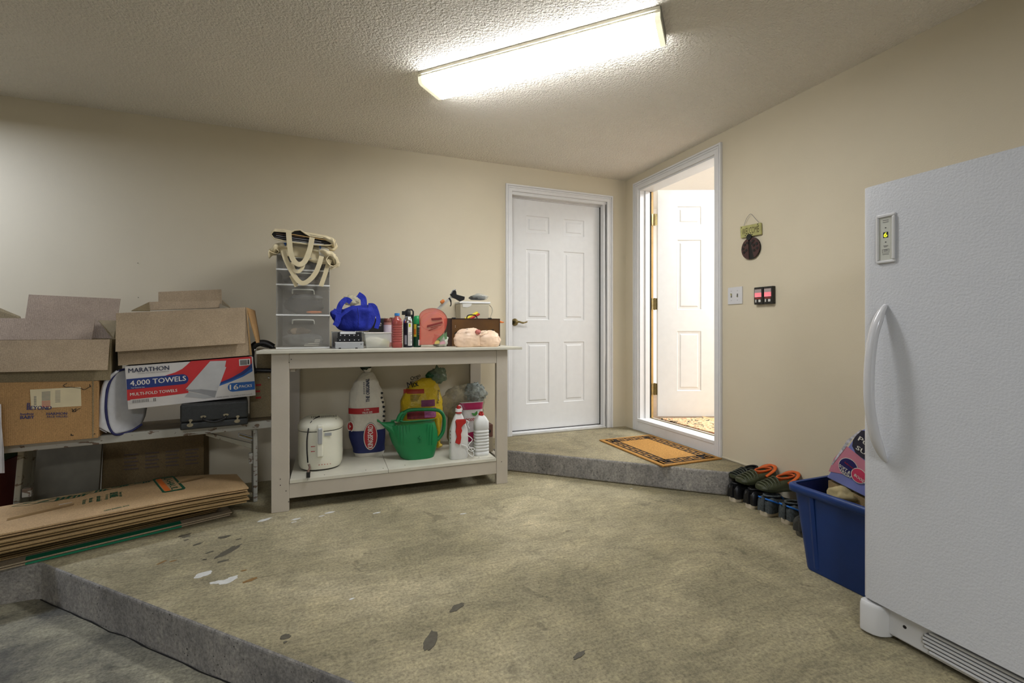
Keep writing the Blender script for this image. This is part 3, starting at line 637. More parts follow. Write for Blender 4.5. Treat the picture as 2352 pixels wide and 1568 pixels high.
def crumple(mb, c, rx, ry, rz, m, seed=0, amp=.3, nu=22, nv=14, f=2.4, p=2.0, flat=0, fine=0):
    c = V(c); vs_ = []
    for i in range(nv+1):
        ph = -PI/2+PI*i/nv
        for j in range(nu):
            t = 2*PI*j/nu; d = V(math.cos(ph)*math.cos(t), math.cos(ph)*math.sin(t), math.sin(ph))
            k = 1/max((abs(d.x)**p+abs(d.y)**p+abs(d.z)**p)**(1/p), 1e-6)
            r = k*(1+amp*noise.noise(d*f+V(seed, seed, seed))+amp*.5*abs(noise.noise(d*f*2.7+V(seed, 0, 9))))
            if fine: r += fine*(1-2.5*abs(noise.noise(d*5.5+V(seed, 3, 1))))+fine*.6*(1-2.5*abs(noise.noise(d*12+V(seed, 8, 1))))
            q = V(d.x*rx, d.y*ry, d.z*rz)*r
            if flat and q.z < -rz*flat: q.z = -rz*flat
            vs_.append(c+q)
    fs = [(i*nu+j, i*nu+(j+1) % nu, (i+1)*nu+(j+1) % nu, (i+1)*nu+j) for i in range(nv) for j in range(nu)]
    mb.raw(vs_, fs, m, True)
mb = MB(); crumple(mb, S_(806, 690, -.36), .042, .03, .030, m_clr, 3, .6, f=3); mb.build('film', pb, weld=True)
# dark tin with a ring, candle, clear tub
m_tin = M('dark_tin', (66, 64, 62), rough=.3, metal=.7, var=.15)
r = root('metal_tin', 'dark square metal tin behind the clear tub', 'tin', (-2.27, -.14, BT)); y = -.2
mb = MB(); mb.box(fx(848, y), y, BT, fx(886, y), y+.14, fz(730, y, 865), m_tin); mb.build('body', r, bevel=.004)
p = aty(873, 745, y); mb = MB(); mb.tube([p+V(math.cos(2*PI*i/14)*.010, -.003, math.sin(2*PI*i/14)*.010) for i in range(14)], .002, m_chrome, 6, closed=True); mb.disc(p, (0, -1, 0), .004, m_chrome, .003); mb.build('ring_pull', r)
m_can1 = M('pink_glass', (176, 120, 112), rough=.25, var=.08)
m_lidc = M('copper_lid', (112, 62, 48), rough=.4, metal=.3)
for k, (u0, u1, v0, lab) in enumerate([(881, 899, 731, 'pale pink jar with a copper lid, directly right of the dark metal tin'), (895, 907, 729, 'reddish jar half hidden behind the red bottle')]):
    y = -.30 if k == 0 else -.22; a, b = fx(u0, y), fx(u1, y); zt_ = fz(v0, y, u0)
    r = root('candle_jar', lab, 'jar', ((a+b)/2, y, BT), group='jars behind the red bottle')
    mb = MB(); mb.lathe(((a+b)/2, y, BT), [((b-a)/2*.96, 0), ((b-a)/2, .006), ((b-a)/2, zt_-BT-.028)], m_can1, 18); mb.build('glass', r)
    mb = MB(); mb.lathe(((a+b)/2, y, BT), [((b-a)/2*1.02, zt_-BT-.028), ((b-a)/2*1.02, zt_-BT-.003), ((b-a)/2*.9, zt_-BT)], m_lidc, 18); mb.build('lid', r)
    if k == 0: mb = MB(); mb.lathe(((a+b)/2, y, BT), [((b-a)/2*1.01, .03), ((b-a)/2*1.01, zt_-BT-.045)], M('lilac_label', (206, 190, 200), var=.1), 18, caps=(False, False)); mb.build('label', r)
y = -.50; a, b = fx(837, y), fx(899, y); m_tub = M('clear_tub', (226, 226, 218), rough=.2, var=.02, alpha=.45)
r = root('storage_tub', 'small clear plastic tub of folded white cloth left of the red bottle', 'tub', ((a+b)/2, y+.09, BT))
mb = MB(); zt_ = BT+.098
def rr(x0, x1, y0, y1, z): return [V(x0, y0, z), V(x1, y0, z), V(x1, y1, z), V(x0, y1, z)]
mb.loft([rr(a+.012, b-.012, y+.008, y+.16, BT), rr(a, b, y, y+.17, zt_)], m_tub, (True, False), False); mb.build('body', r, bevel=.004)
mb = MB(); mb.tube(rr(a-.002, b+.002, y-.002, y+.172, zt_), .0035, M('tub_rim', (226, 222, 214), rough=.3), 8, closed=True); mb.build('rim', r)
mb = MB(); crumple(mb, ((a+b)/2-.02, y+.07, BT+.036), .060, .06, .036, M('folded_cloth', (224, 220, 200), rough=.9, var=.08), 5, .25, flat=.9); crumple(mb, (b-.04, y+.08, BT+.03), .035, .06, .028, M('yellowish_cloth', (206, 204, 150), rough=.9), 9, .2); mb.build('contents', r, kind='stuff')
mb = MB(); mb.box(b-.022, y+.012, BT+.004, b-.016, y+.016, BT+.05, M('yellow_handle', (222, 196, 40))); mb.build('yellow_pen', r)
# red ribbed bottle
y = -.50; a, b = fx(900, y), fx(924, y); cxb = (a+b)/2; R_b = (b-a)/2; H = fz(719, y, 912)-BT; m_redb = M('red_clear_plastic', (164, 72, 66), rough=.18, var=.08, alpha=.82)
r = root('ribbed_bottle', 'ribbed red translucent bottle with a blue cap', 'bottle', (cxb, y, BT))
prof = [(R_b*.9, 0), (R_b, .006), (R_b, .03)]
z = .03
for k in range(8): prof += [(R_b*.985, z+.002), (R_b*.90, z+.006), (R_b*.90, z+.009), (R_b*.985, z+.013)]; z += .0155
prof += [(R_b*1.0, z+.004), (R_b*.97, H-.052), (R_b*.75, H-.036), (R_b*.46, H-.026), (R_b*.44, H-.016)]
mb = MB(); mb.lathe((cxb, y, BT), prof, m_redb, 28, p=2.6); mb.build('body', r)
mb = MB(); mb.lathe((cxb, y, BT), [(R_b*.5, H-.018), (R_b*.5, H-.002), (R_b*.44, H)], M('blue_cap', (38, 116, 180), rough=.4), 20); mb.build('cap', r)
# black spray can with white label
y = -.46; a, b = fx(926, y), fx(948, y); cxb = (a+b)/2; R_b = (b-a)/2; H = fz(713, y, 936)-BT
r = root('spray_can', 'black and silver spray can with a white printed label', 'can', (cxb, y, BT))
mb = MB(); mb.lathe((cxb, y, BT), [(R_b*.95, 0), (R_b, .004), (R_b, H*.66)], M('navy_can', (30, 32, 44), rough=.3), 28); mb.build('body', r)
mb = MB(); mb.lathe((cxb, y, BT), [(R_b, H*.66), (R_b*1.02, H*.68), (R_b*.86, H*.78), (R_b*.62, H*.82), (R_b*.62, H*.84)], m_chrome, 28); mb.build('dome', r)
mb = MB(); mb.lathe((cxb, y, BT), [(R_b*.60, H*.84), (R_b*.6, H*.97), (R_b*.5, H)], m_black, 20); mb.box(cxb-R_b*1.25, y-.008, BT+H*.88, cxb-R_b*.3, y+.008, BT+H*.985, m_black); mb.build('nozzle', r, bevel=.002)
def wrap(cx_, cy_, R_):      # lays flat lettering round a cylinder facing the room
    def f(q):
        t = (q.x-cx_)/R_; t = max(-1.4, min(1.4, t)); return V(cx_+R_*math.sin(t), cy_-R_*math.cos(t), q.z)
    return f
def wrapped(mb, cx_, cy_, R_, x0, x1, z0, z1, m, n=8): mb.grid(lambda u, v: wrap(cx_, cy_, R_)(V(x0+(x1-x0)*u, 0, z0+(z1-z0)*v)), n, 1, m, True)
m_label = M('white_label', (216, 214, 208), rough=.5, var=.02); m_ink = M('black_ink', (34, 34, 36), rough=.6, var=0); m_ink2 = M('grey_ink', (110, 108, 106), rough=.6, var=0)
mb = MB(); wrapped(mb, cxb, y, R_b+.0006, cxb-R_b*.15, cxb+R_b*.85, BT+.012, BT+H*.66, m_label)
wrapped(mb, cxb, y, R_b+.0009, cxb+R_b*.0, cxb+R_b*.45, BT+H*.55, BT+H*.64, M('lime_dot', (190, 196, 40), var=0))
for k in range(9): wrapped(mb, cxb, y, R_b+.0009, cxb-R_b*.05, cxb+R_b*(.75 if k % 3 else .5), BT+.020+k*.0095, BT+.0235+k*.0095, m_ink2)
wrapped(mb, cxb, y, R_b+.0006, cxb-R_b*.95, cxb-R_b*.4, BT+.02, BT+H*.33, M('grey_label', (150, 150, 158), var=0)); mb.build('label', r, kind='stuff')
# black pump handle behind
r = root('caulk_gun', 'black handled tool standing behind the spray can', 'tool', (fx(945, -.25), -.25, BT)); y = -.25
mb = MB(); mb.box(fx(938, y), y, BT, fx(950, y), y+.02, fz(722, y, 944), M('black_tool', (26, 27, 30), rough=.45)); mb.build('shaft', r, bevel=.004)
mb = MB(); mb.tube([aty(*q, y) for q in [(932, 724), (932, 714), (936, 711), (946, 711), (949, 715), (949, 735)]], .006, m_black, 8); mb.tube([aty(*q, y) for q in [(938, 716), (936, 724), (930, 728)]], .004, m_black, 8); mb.build('handle', r)
# green spray can
y = -.44; a, b = fx(949, y), fx(967, y); cxb = (a+b)/2; R_b = (b-a)/2; H = fz(725, y, 958)-BT
m_gr = M('green_can', (22, 70, 44), rough=.35)
r = root('insect_spray_can', 'dark green spray can with a bright green cap and orange patch', 'can', (cxb, y, BT))
mb = MB(); mb.lathe((cxb, y, BT), [(R_b*.95, 0), (R_b, .004), (R_b, H*.74)], m_gr, 26); mb.build('body', r)
mb = MB(); mb.lathe((cxb, y, BT), [(R_b*1.0, H*.74), (R_b*1.0, H*.86), (R_b*.85, H*.97), (R_b*.5, H)], M('green_cap', (28, 140, 78), rough=.4), 26); mb.build('cap', r)
mb = MB(); wrapped(mb, cxb, y, R_b+.0006, cxb-R_b*1.2, cxb-R_b*.35, BT+H*.33, BT+H*.73, M('yellow_patch', (226, 200, 60), var=0)); wrapped(mb, cxb, y, R_b+.0009, cxb-R_b*1.1, cxb-R_b*.45, BT+H*.40, BT+H*.58, M('orange_patch', (226, 116, 40), var=0))
for k in range(4): wrapped(mb, cxb, y, R_b+.0008, cxb+R_b*.0, cxb+R_b*.8, BT+H*(.40+.055*k), BT+H*(.42+.055*k), m_ink2)
wrapped(mb, cxb, y, R_b+.0008, cxb+R_b*.1, cxb+R_b*.7, BT+.01, BT+.05, m_label); wrapped(mb, cxb, y, R_b+.0008, cxb-R_b*.05, cxb+R_b*.9, BT+H*.63, BT+H*.67, M('pale_green', (180, 200, 180), var=0)); mb.build('label', r, kind='stuff')
# red translucent bag, round-topped
m_redbag = M('red_thin_plastic', (224, 96, 80), rough=.25, var=.14, scale=12, alpha=.46, bump=.5, bs=25, dist=.004)
r = root('red_plastic_bag', 'round red translucent plastic bag standing beside the wooden case', 'bag', (fx(993, -.53), -.50, BT)); y = -.53
ol = [(963, 792), (964, 745), (963, 728), (967, 718), (977, 711), (990, 708), (1003, 709), (1016, 715), (1024, 724), (1027, 734), (1025, 750), (1018, 765), (1004, 778), (996, 791)]
op = bez([aty(*q, y) for q in ol], 3); cc = V(fx(990, y), y, BT+.08)
mb = MB(); mb.loft([op, [cc+(p_-cc)*.86+V(0, -.014, 0) for p_ in op], [cc+(p_-cc)*.5+V(0, -.020, 0) for p_ in op], [cc+V(0, -.02, 0)+(p_-cc)*.05 for p_ in op]], m_redbag, (False, True))
mb.loft([op, [cc+(p_-cc)*.9+V(0, .022, 0) for p_ in op], [cc+(p_-cc)*.05+V(0, .03, 0) for p_ in op]], m_redbag, (False, True)); mb.v = [V(p.x, p.y, max(p.z, BT+.001)) for p in mb.v]; mb.build('film', r, weld=True)
mb = MB(); cc2 = aty(994, 738, y-.022); rr_ = [cc2+V(math.cos(2*PI*i/24)*.082, .014, math.sin(2*PI*i/24)*.062) for i in range(24)]; mb.tube(rr_, .0012, M('red_seam', (150, 52, 44), alpha=.8), 5, closed=True); mb.tube(op[3:-3], .0015, M('red_seam', (150, 52, 44)), 5); mb.build('seam', r)
mb = MB(); m_rp = M('dark_red_print', (120, 44, 40), var=0)
for q in [[(990, 731), (1014, 729), (1016, 733), (1008, 735), (992, 736)], [(981, 747), (1016, 738), (1017, 742), (981, 752)], [(988, 752), (1014, 745), (1015, 746), (989, 754)], [(984, 758), (1006, 750), (1006, 751), (985, 760)]]: mb.prism([aty(*z_, y-.026) for z_ in q], (0, .0006, 0), m_rp)
mb.build('print', r, kind='stuff')
r = root('grocery_bag', 'white and green plastic bag slumped at the foot of the wooden case', 'bag', (fx(1014, -.5), -.47, BT))
mb = MB(); crumple(mb, (fx(1012, -.47), -.46, BT+.040), .052, .035, .045, M('white_film_bag', (212, 214, 198), rough=.3, var=.14, scale=25, alpha=.9), 11, .35, f=3, flat=.88); mb.build('film', r, weld=True)
mb = MB()
for (q, c) in [([(1003, 778), (1018, 766), (1020, 772), (1010, 784)], (120, 160, 110)), ([(998, 784), (1010, 779), (1010, 789), (998, 790)], (226, 206, 120)), ([(1008, 787), (1020, 782), (1024, 789), (1012, 791)], (206, 160, 168)), ([(1019, 768), (1026, 762), (1027, 778), (1022, 780)], (96, 130, 90))]: mb.prism([aty(*z_, -.512) for z_ in q], (0, .001, 0), M('bag_print_%d' % c[0], c, var=.1))
mb.build('print', r, kind='stuff')
# bar clamp leaning across
r = root('bar_clamp', 'bar clamp with black pistol grip leaning behind the red bag', 'tool', (fx(1000, -.33), -.33, BT)); yc = -.33
mb = MB(); A = aty(952, 757, yc); B_ = aty(1046, 674, yc); d = (B_-A).normalized(); n_ = V(-d.z, 0, d.x); mb.hexa([A-n_*.010, B_-n_*.010, B_+n_*.010, A+n_*.010], (0, .006, 0), m_alum); mb.build('bar', r)
mb = MB(); mb.prism([aty(*q, yc-.012) for q in [(1035, 676), (1043, 665), (1048, 668), (1049, 676), (1060, 679), (1068, 681), (1067, 688), (1058, 692), (1048, 686), (1040, 683)]], (0, .03, 0), m_black); mb.build('grip', r, bevel=.003)
mb = MB(); mb.tube(bez([aty(*q, yc) for q in [(1031, 684), (1035, 690), (1036, 699), (1034, 703)]], 4), [.006]*6+[.004]*7, m_black, 6); mb.build('trigger', r)
mb = MB(); mb.tube([aty(1036, 675, yc-.014), aty(1040, 667, yc-.014), aty(1047, 665, yc-.014)], .004, m_steel, 6); mb.build('jaw', r)
mb = MB(); mb.lathe((0, 0, 0), [(.010, -.006), (.012, -.003), (.012, .020), (.008, .024)], M('orange_knob', (206, 118, 50), rough=.5), 14); p = aty(1014, 694, yc-.012); R_m = Matrix.Rotation(.9, 4, 'Y'); mb.v = [p+(R_m @ v_) for v_ in mb.v]; mb.build('knob', r)
# wooden case
m_wood = M('varnished_wood', (92, 62, 28), rough=.4, var=.22, scale=7, coat=.2); m_woodd = M('dark_wood_edge', (58, 36, 24), rough=.5, var=.2)
y = -.42; a, b = fx(1037, y), fx(1148, y); aw = fx(1028, -.42); H = fz(731, y, 1090)-BT
r = root('wooden_case', 'brown wooden carrying case with black latches at the right of the bench top', 'case', ((a+b)/2, y+.05, BT))
mb = MB(); mb.box(a, y, BT, b, y+.10, BT+H, m_wood); mb.build('body', r, bevel=.002)
mb = MB(); mb.box(aw, y+.006, BT, a, y+.10, BT+H, m_woodd); mb.build('end_panel', r, bevel=.002)
mb = MB()
for q in ((a, BT), (a, BT+H-.006), (b-.004, None)):
    pass
mb.box(a-.001, y-.002, BT+H-.006, b+.001, y+.001, BT+H, m_woodd); mb.box(b-.005, y-.002, BT, b+.001, y+.001, BT+H, m_woodd); mb.box(a-.001, y-.002, BT, a+.004, y+.001, BT+H, m_woodd); mb.build('edging', r, kind='stuff')
mb = MB(); mb.tube(bez([aty(*q, y+.02) for q in [(1072, 731), (1074, 725), (1080, 723), (1092, 724), (1096, 731)]], 4), .004, m_black, 8); mb.build('handle', r)
for u in (1043, 1126): mb = MB(); p = aty(u, 729, y-.003); mb.box(p.x-.012, y-.004, BT+H-.006, p.x+.012, y+.02, BT+H+.005, m_black); mb.build('hinge', r, bevel=.002)
for u, v in ((1050, 766), (1131, 760)):
    mb = MB(); p = aty(u, v, y-.003); mb.prism([p+V(-.014, 0, -.010), p+V(.010, 0, -.012), p+V(.014, 0, 0), p+V(.010, 0, .012), p+V(-.014, 0, .010), p+V(-.020, 0, 0)], (0, .003, 0), m_black); mb.build('latch', r)
mb = MB()
for v in (748, 751): mb.disc(aty(1046, v, y-.001), (0, -1, 0), .002, m_label, .0005, 8)
mb.build('dot', r, kind='stuff')
# peach bag in front
m_peach = M('peach_thin_plastic', (236, 206, 178), rough=.35, var=.08, scale=14, bump=.7, bs=22, dist=.004)
r = root('plastic_bag', 'peach plastic shopping bag lying knotted in front of the wooden case', 'bag', (fx(1096, -.58), -.56, BT))
mb = MB(); y = -.57; a, b = fx(1051, y), fx(1143, y)
crumple(mb, (a+.075, y, BT+.052), .090, .05, .074, m_peach, 21, .20, nu=60, nv=40, f=1.4, p=2.3, fine=.03, flat=.70); crumple(mb, (b-.072, y, BT+.044), .084, .05, .062, m_peach, 25, .20, nu=60, nv=40, f=1.4, p=2.3, fine=.03, flat=.72); mb.build('film', r, weld=True)
mb = MB(); crumple(mb, aty(1098, 762, y-.048), .018, .01, .014, M('red_knot', (210, 120, 110), alpha=.8), 4, .5); mb.build('knot', r)
mb = MB()
for (u, v, w_) in [(1069, 755, 6), (1072, 757, 4), (1101, 766, 12), (1104, 763, 14), (1112, 759, 8)]: p = aty(u, v, y-.058); mb.prism([p, p+V(w_*.0025, 0, .003), p+V(w_*.0025, 0, .005), p+V(0, 0, .002)], (0, .006, 0), m_ink2)
mb.build('print', r, kind='stuff')
# lidded container behind, with things on and before it
y = -.16; a, b = fx(1057, y), fx(1124, y); zt_ = fz(697, y, 1090); m_cont = M('cloudy_container', (206, 198, 176), rough=.3, var=.03, alpha=.85)
r = root('lidded_container', 'cloudy plastic container with a white lid behind the wooden case', 'container', ((a+b)/2, y+.08, BT))
mb = MB(); mb.loft([rr(a+.006, b-.006, y+.006, y+.13, BT), rr(a, b, y, y+.14, zt_)], m_cont, (True, True), False); mb.build('body', r, bevel=.006)
mb = MB(); mb.box(a-.006, y-.006, zt_, b+.008, y+.146, zt_+.016, m_drf); mb.build('lid', r, bevel=.004)
mb = MB(); mb.prism([aty(*q, y-.001) for q in [(1062, 697), (1084, 697), (1081, 703), (1074, 706), (1063, 705)]], (0, -.002, 0), m_label); mb.build('label', r)
mb = MB(); mb.tube(bez([aty(*q, y+.02) for q in [(1124, 700), (1130, 706), (1131, 716), (1126, 730)]], 4), .005, m_cont, 8); mb.build('handle', r)
r = root('bagged_parts', 'small clear bag of dark parts on the white container lid', 'bag', (fx(1098, y), y+.05, zt_+.016))
mb = MB(); crumple(mb, aty(1098, 684, y+.03)+V(0, .02, 0), .065, .04, .022, M('dark_grey_parts', (72, 72, 68), rough=.35, var=.5, scale=60), 6, .25, flat=.7); mb.build('contents', r); 
mb = MB(); crumple(mb, aty(1104, 682, y+.02)+V(0, .02, 0), .066, .045, .024, M('clear_film', (214, 220, 218), rough=.1, alpha=.35, var=0), 16, .3, flat=.75); mb.build('film', r)
y = -.27
r = root('yellow_tube', 'yellow and red tube lying slanted behind the wooden case', 'tube', (fx(1086, y), y, fz(724, y, 1086)))
A = aty(1070, 733, y); B_ = aty(1097, 718, y); d = (B_-A).normalized(); mb = MB(); mb.tube([A-d*.12, A, B_], .012, M('yellow_plastic', (232, 214, 40), rough=.4, var=0), 12); mb.build('body', r)
A = aty(1078, 733, y-.01); B_ = aty(1101, 721, y-.01); mb = MB(); mb.tube([A, B_], .009, M('red_plastic', (190, 44, 40), rough=.4, var=0), 12); mb.build('red_band', r)
r = root('orange_handle', 'orange plastic tip sticking out behind the wooden case', 'tool', (fx(1150, -.3), -.3, BT))
mb = MB(); mb.tube([aty(*q, -.35) for q in [(1146, 739), (1149, 739), (1153, 740), (1157, 740)]], [.009, .009, .006, .004], M('orange_plastic', (232, 122, 50), rough=.4, var=0), 10); mb.build('tip', r)

# ------------------------------------------------------------------ things on the lower shelf of the workbench
def nearz(q, z): return V(q.x, q.y, max(q.z, z))
# deep fryer
m_fry = M('cream_appliance', (226, 224, 206), rough=.35, var=.02); m_fryd = M('vent_slot', (96, 94, 84), rough=.6, var=0)
fx0, fx1 = fx(683, -.45, 1040), fx(788, -.45, 1040); cx = (fx0+fx1)/2; cy = -.40; RX = (fx1-fx0)/2; RY = .155; Hf = .245
fr = root('deep_fryer', 'cream oval deep fryer with a ribbed vent lid and black cord', 'appliance', (cx, cy, SH))
mb = MB(); mb.lathe((cx, cy, SH), [(RX*.86, 0), (RX*.88, .012)], M('dark_foot', (60, 58, 50)), 40, 1, RY/RX, p=2.4); mb.build('foot', fr)
mb = MB(); mb.lathe((cx, cy, SH), [(RX*.92, .010), (RX*.98, .03), (RX, .08), (RX*.99, Hf-.002)], m_fry, 44, 1, RY/RX, p=2.5, caps=(True, True)); mb.build('body', fr)
mb = MB(); mb.lathe((cx, cy, SH), [(RX*.975, Hf-.002), (RX*.975, Hf+.003)], m_dark, 44, 1, RY/RX, p=2.5); mb.build('seam', fr)
mb = MB(); mb.lathe((cx, cy, SH), [(RX*1.0, Hf+.003), (RX*1.01, Hf+.006), (RX*1.0, Hf+.028), (RX*.90, Hf+.048), (RX*.70, Hf+.066), (RX*.55, Hf+.070)], m_fry, 44, 1, RY/RX, p=2.5); lid = mb.build('lid', fr)
mb = MB()
for i in range(13):
    for j in range(4):
        x = cx-.055+i*.012; yy = cy-.085+j*.022; z = SH+Hf+.0705-(.011 if j == 0 else .002 if j == 1 else 0)
        mb.box(x, yy, z, x+.005, yy+.015, z+.0015, m_fryd)
mb.build('vent', lid, kind='stuff')
mb = MB(); xh = fx(735, -.56, 1000); yh = cy-RY
mb.box(xh-.017, yh-.030, SH+.095, xh+.019, yh+.002, SH+Hf+.046, m_fry); mb.build('latch_housing', fr, bevel=.008, seg=3)
mb = MB(); mb.box(xh-.012, yh-.036, SH+.175, xh+.014, yh-.026, SH+Hf+.028, M('silver_button', (178, 180, 182), rough=.3, metal=.4)); mb.build('latch_button', fr, bevel=.006, seg=3)
mb = MB(); mb.box(xh+.026, yh-.002, SH+Hf-.028, xh+.066, yh+.004, SH+Hf-.010, m_hds); mb.build('badge', fr)
mb = MB(); m_redp = M('red_marking', (176, 60, 52), var=0)
for k in range(5): mb.box(xh-.008+k*.016, yh-.0016+.0005*k*k*.4, SH+.040, xh-.002+k*.016, yh+.003, SH+.043, m_redp)
for z in (.155, .125): mb.box(xh-.052, yh+.002, SH+z, xh-.026, yh+.008, SH+z+.004, m_redp)
mb.build('marking', fr, kind='stuff')
mb = MB(); pts = [aty(724, 961, cy-.02), aty(716, 964, -.47), aty(707, 985, -.553), aty(705, 1002, -.565), aty(705, 1030, -.573), aty(708, 1066, -.60)]
mb.tube(bez([V(cx-.01, cy-.03, SH+Hf+.074), V(cx-.035, cy-.08, SH+Hf+.068), V(fx(712, -.53, 980), yh+.03, SH+Hf+.045), aty(706, 1000, yh-.004), aty(705, 1030, yh-.006), aty(707, 1062, yh-.010)], 6), .0042, m_black, 8); mb.build('cord', fr)
mb = MB(); pt = aty(709, 1066, yh-.012); mb.tube(bez([pt, pt+V(.006, -.01, -.02), pt+V(-.006, -.02, -.045), aty(711, 1085, -.672)], 5), .006, M('mottled_cord', (120, 96, 84), var=.5, scale=60), 7); mb.build('cord_bundle', fr)
mb = MB(); q = aty(709, 1090, -.676); mb.box(q.x-.012, q.y-.012, q.z-.014, q.x+.008, q.y+.004, q.z+.016, m_black); mb.box(q.x-.008, q.y-.008, q.z-.030, q.x-.006, q.y-.004, q.z-.014, m_steel); mb.box(q.x+.001, q.y-.008, q.z-.030, q.x+.003, q.y-.004, q.z-.014, m_steel); mb.build('plug', fr)

# sacks: a body whose outline is given by half-widths, with lettering laid on its front
class Sack:
    def __init__(s, cx, cy, z0, prof, dep, lean=0, p=2.6, seed=0, amp=.03): s.cx, s.cy, s.z0, s.prof, s.dep, s.lean, s.p, s.seed, s.amp = cx, cy, z0, prof, dep, lean, p, seed, amp
    def at(s, z):
        pr = s.prof
        for i in range(len(pr)-1):
            if pr[i][0] <= z <= pr[i+1][0]:
                t = (z-pr[i][0])/(pr[i+1][0]-pr[i][0]); t = t*t*(3-2*t); return [pr[i][k]+(pr[i+1][k]-pr[i][k])*t for k in (1, 2, 3)]
        return list(pr[-1][1:4]) if z > pr[-1][0] else list(pr[0][1:4])     # centre shift, half width, half depth
    def pt(s, t, z, grow=0):
        c, w_, d_ = s.at(z); ct, st = math.cos(t), math.sin(t); k = 1+s.amp*fbm((ct*2+s.seed, st*2, z*9+s.seed))
        return V(s.cx+c+math.copysign(abs(ct)**(2/s.p), ct)*(w_+grow)*k, s.cy+math.copysign(abs(st)**(2/s.p), st)*(d_+grow)*k, s.z0+z)
    def mesh(s, mb, m, z0=0, z1=None, n=40, nz=26, caps=(True, True), grow=0, band=None):
        z1 = s.prof[-1][0] if z1 is None else z1
        mb.loft([[s.pt(2*PI*j/n, z0+(z1-z0)*i/nz, grow) for j in range(n)] for i in range(nz+1)], m, caps)
    def front(s, q, grow=.002):
        z = q.z-s.z0; c, w_, d_ = s.at(z); u = max(-.97, min(.97, (q.x-s.cx-c)/w_)); y = d_*(1-abs(u)**s.p)**(1/s.p)
        t = -math.acos(max(-1, min(1, math.copysign(abs(u)**(s.p/2), u)))); P = s.pt(t, z)
        return V(q.x, P.y-grow, q.z)
m_paper = M('white_sack_paper', (208, 202, 188), rough=.7, var=.1, scale=9, bump=.9, bs=11, dist=.02)
kx0, kx1 = fx(802, -.32, 1000), fx(886, -.32, 1000); kc = (kx0+kx1)/2; ky = -.26
ks = Sack(kc+.004, ky, SH, [(0, .012, .095, .055), (.03, .010, .105, .07), (.15, -.002, .118, .08), (.33, -.006, .122, .08), (.43, -.010, .112, .07), (.50, -.010, .085, .055), (.55, -.004, .055, .035), (.575, 0, .035, .02)], 0, seed=3, amp=.05)
kb = root('charcoal_bag', 'white paper sack of charcoal with a blue band and red oval emblem', 'sack', (kc, ky, SH))
mb = MB(); ks.mesh(mb, m_paper); mb.build('sack', kb)
m_navy = M('navy_band', (28, 36, 84), rough=.6, var=.1); m_redk = M('red_band', (168, 36, 40), rough=.6, var=.05); m_wink = M('white_ink', (222, 218, 208), rough=.6, var=0); m_nink = M('navy_ink', (32, 38, 66), rough=.6, var=0)
mb = MB(); ks.mesh(mb, m_navy, .030, .185, caps=(False, False), nz=8, grow=.0022); mb.build('blue_band', kb)
def zK(v): return fz(v, ky-.08, 840)
def xK(u): return fx(u, ky-.08, 900)
mb = MB()
def sheet(S, x0, x1, z0, z1, m, grow=.003, n=12, nz=5): mb.grid(lambda a_, b_: S.front(V(x0+(x1-x0)*a_, 0, z0+(z1-z0)*b_), grow), n, nz, m)
sheet(ks, xK(801), xK(871), zK(950), zK(937), m_redk); mb.build('red_band', kb)
def oval(S, cx_, cz_, rx, rz, m, grow, k=28):
    P = [S.front(V(cx_+rx*math.cos(2*PI*i/k), 0, cz_+rz*math.sin(2*PI*i/k)), grow) for i in range(k)]; c = S.front(V(cx_, 0, cz_), grow)
    I = [S.front(V(cx_+.5*rx*math.cos(2*PI*i/k), 0, cz_+.5*rz*math.sin(2*PI*i/k)), grow) for i in range(k)]
    mb.loft([P, I, [c+(p_-c)*.02 for p_ in I]], m, (False, True))
mb = MB(); ox, oz = xK(851), zK(1003)
oval(ks, ox, oz, .047, .096, m_ink, .0034); oval(ks, ox, oz, .045, .093, m_wink, .0042); oval(ks, ox, oz, .041, .088, m_redk, .005)
oval(ks, xK(806), zK(979), .022, .036, m_wink, .0042); oval(ks, xK(805), zK(979), .017, .030, m_redk, .005); mb.build('emblem', kb)
def stext(S, body, x, z, ux, uz, w_, h_, m, grow=.006, bold=.02, nm='lettering', par=None):
    global mb
    mb = MB(); mb.text(body, V(x, 0, z), ux, uz, w_, h_, m, 0, bold, warp=lambda q: S.front(q, grow)); return mb.build(nm, par)
stext(ks, 'KINGSFORD', ox+.016, oz-.078, (0, 0, 1), (-1, 0, 0), .156, .034, m_wink, par=kb, bold=.03)
stext(ks, 'THE ORIGINAL', xK(849), zK(923), (0, 0, 1), (-1, 0, 0), .155, .024, m_nink, par=kb, bold=.04)
stext(ks, 'VALUE SIZE', xK(832), zK(949), (1, 0, 0), (0, 0, 1), .066, .013, m_wink, par=kb, bold=.02)
stext(ks, '2-20s', xK(836), zK(942), (1, 0, 0), (0, 0, 1), .034, .010, m_wink, par=kb, bold=.02)
mb = MB()
for i in range(7): sheet(ks, xK(835), xK(838), zK(905)+i*.012, zK(905)+i*.012+.007, m_ink2, .004, 2, 1)
mb.build('small_print', kb, kind='stuff')
mb = MB()
for i in range(7):
    z = .24+i*.032; q = ks.pt(-.55-.05*(i % 2), z, .002); crumple(mb, q, .010, .006, .008, m_ink, i, .3, 8, 6)
mb.build('briquette_print', kb, kind='stuff')
mb = MB(); mb.lathe((kc, ky, SH), [(.014, .565), (.022, .585), (.030, .605)], m_paper, 12, 1, .6); crumple(mb, (kc-.01, ky, SH+.625), .035, .025, .030, M('green_black_tie', (26, 40, 28), rough=.5), 3, .5); mb.build('tied_neck', kb)

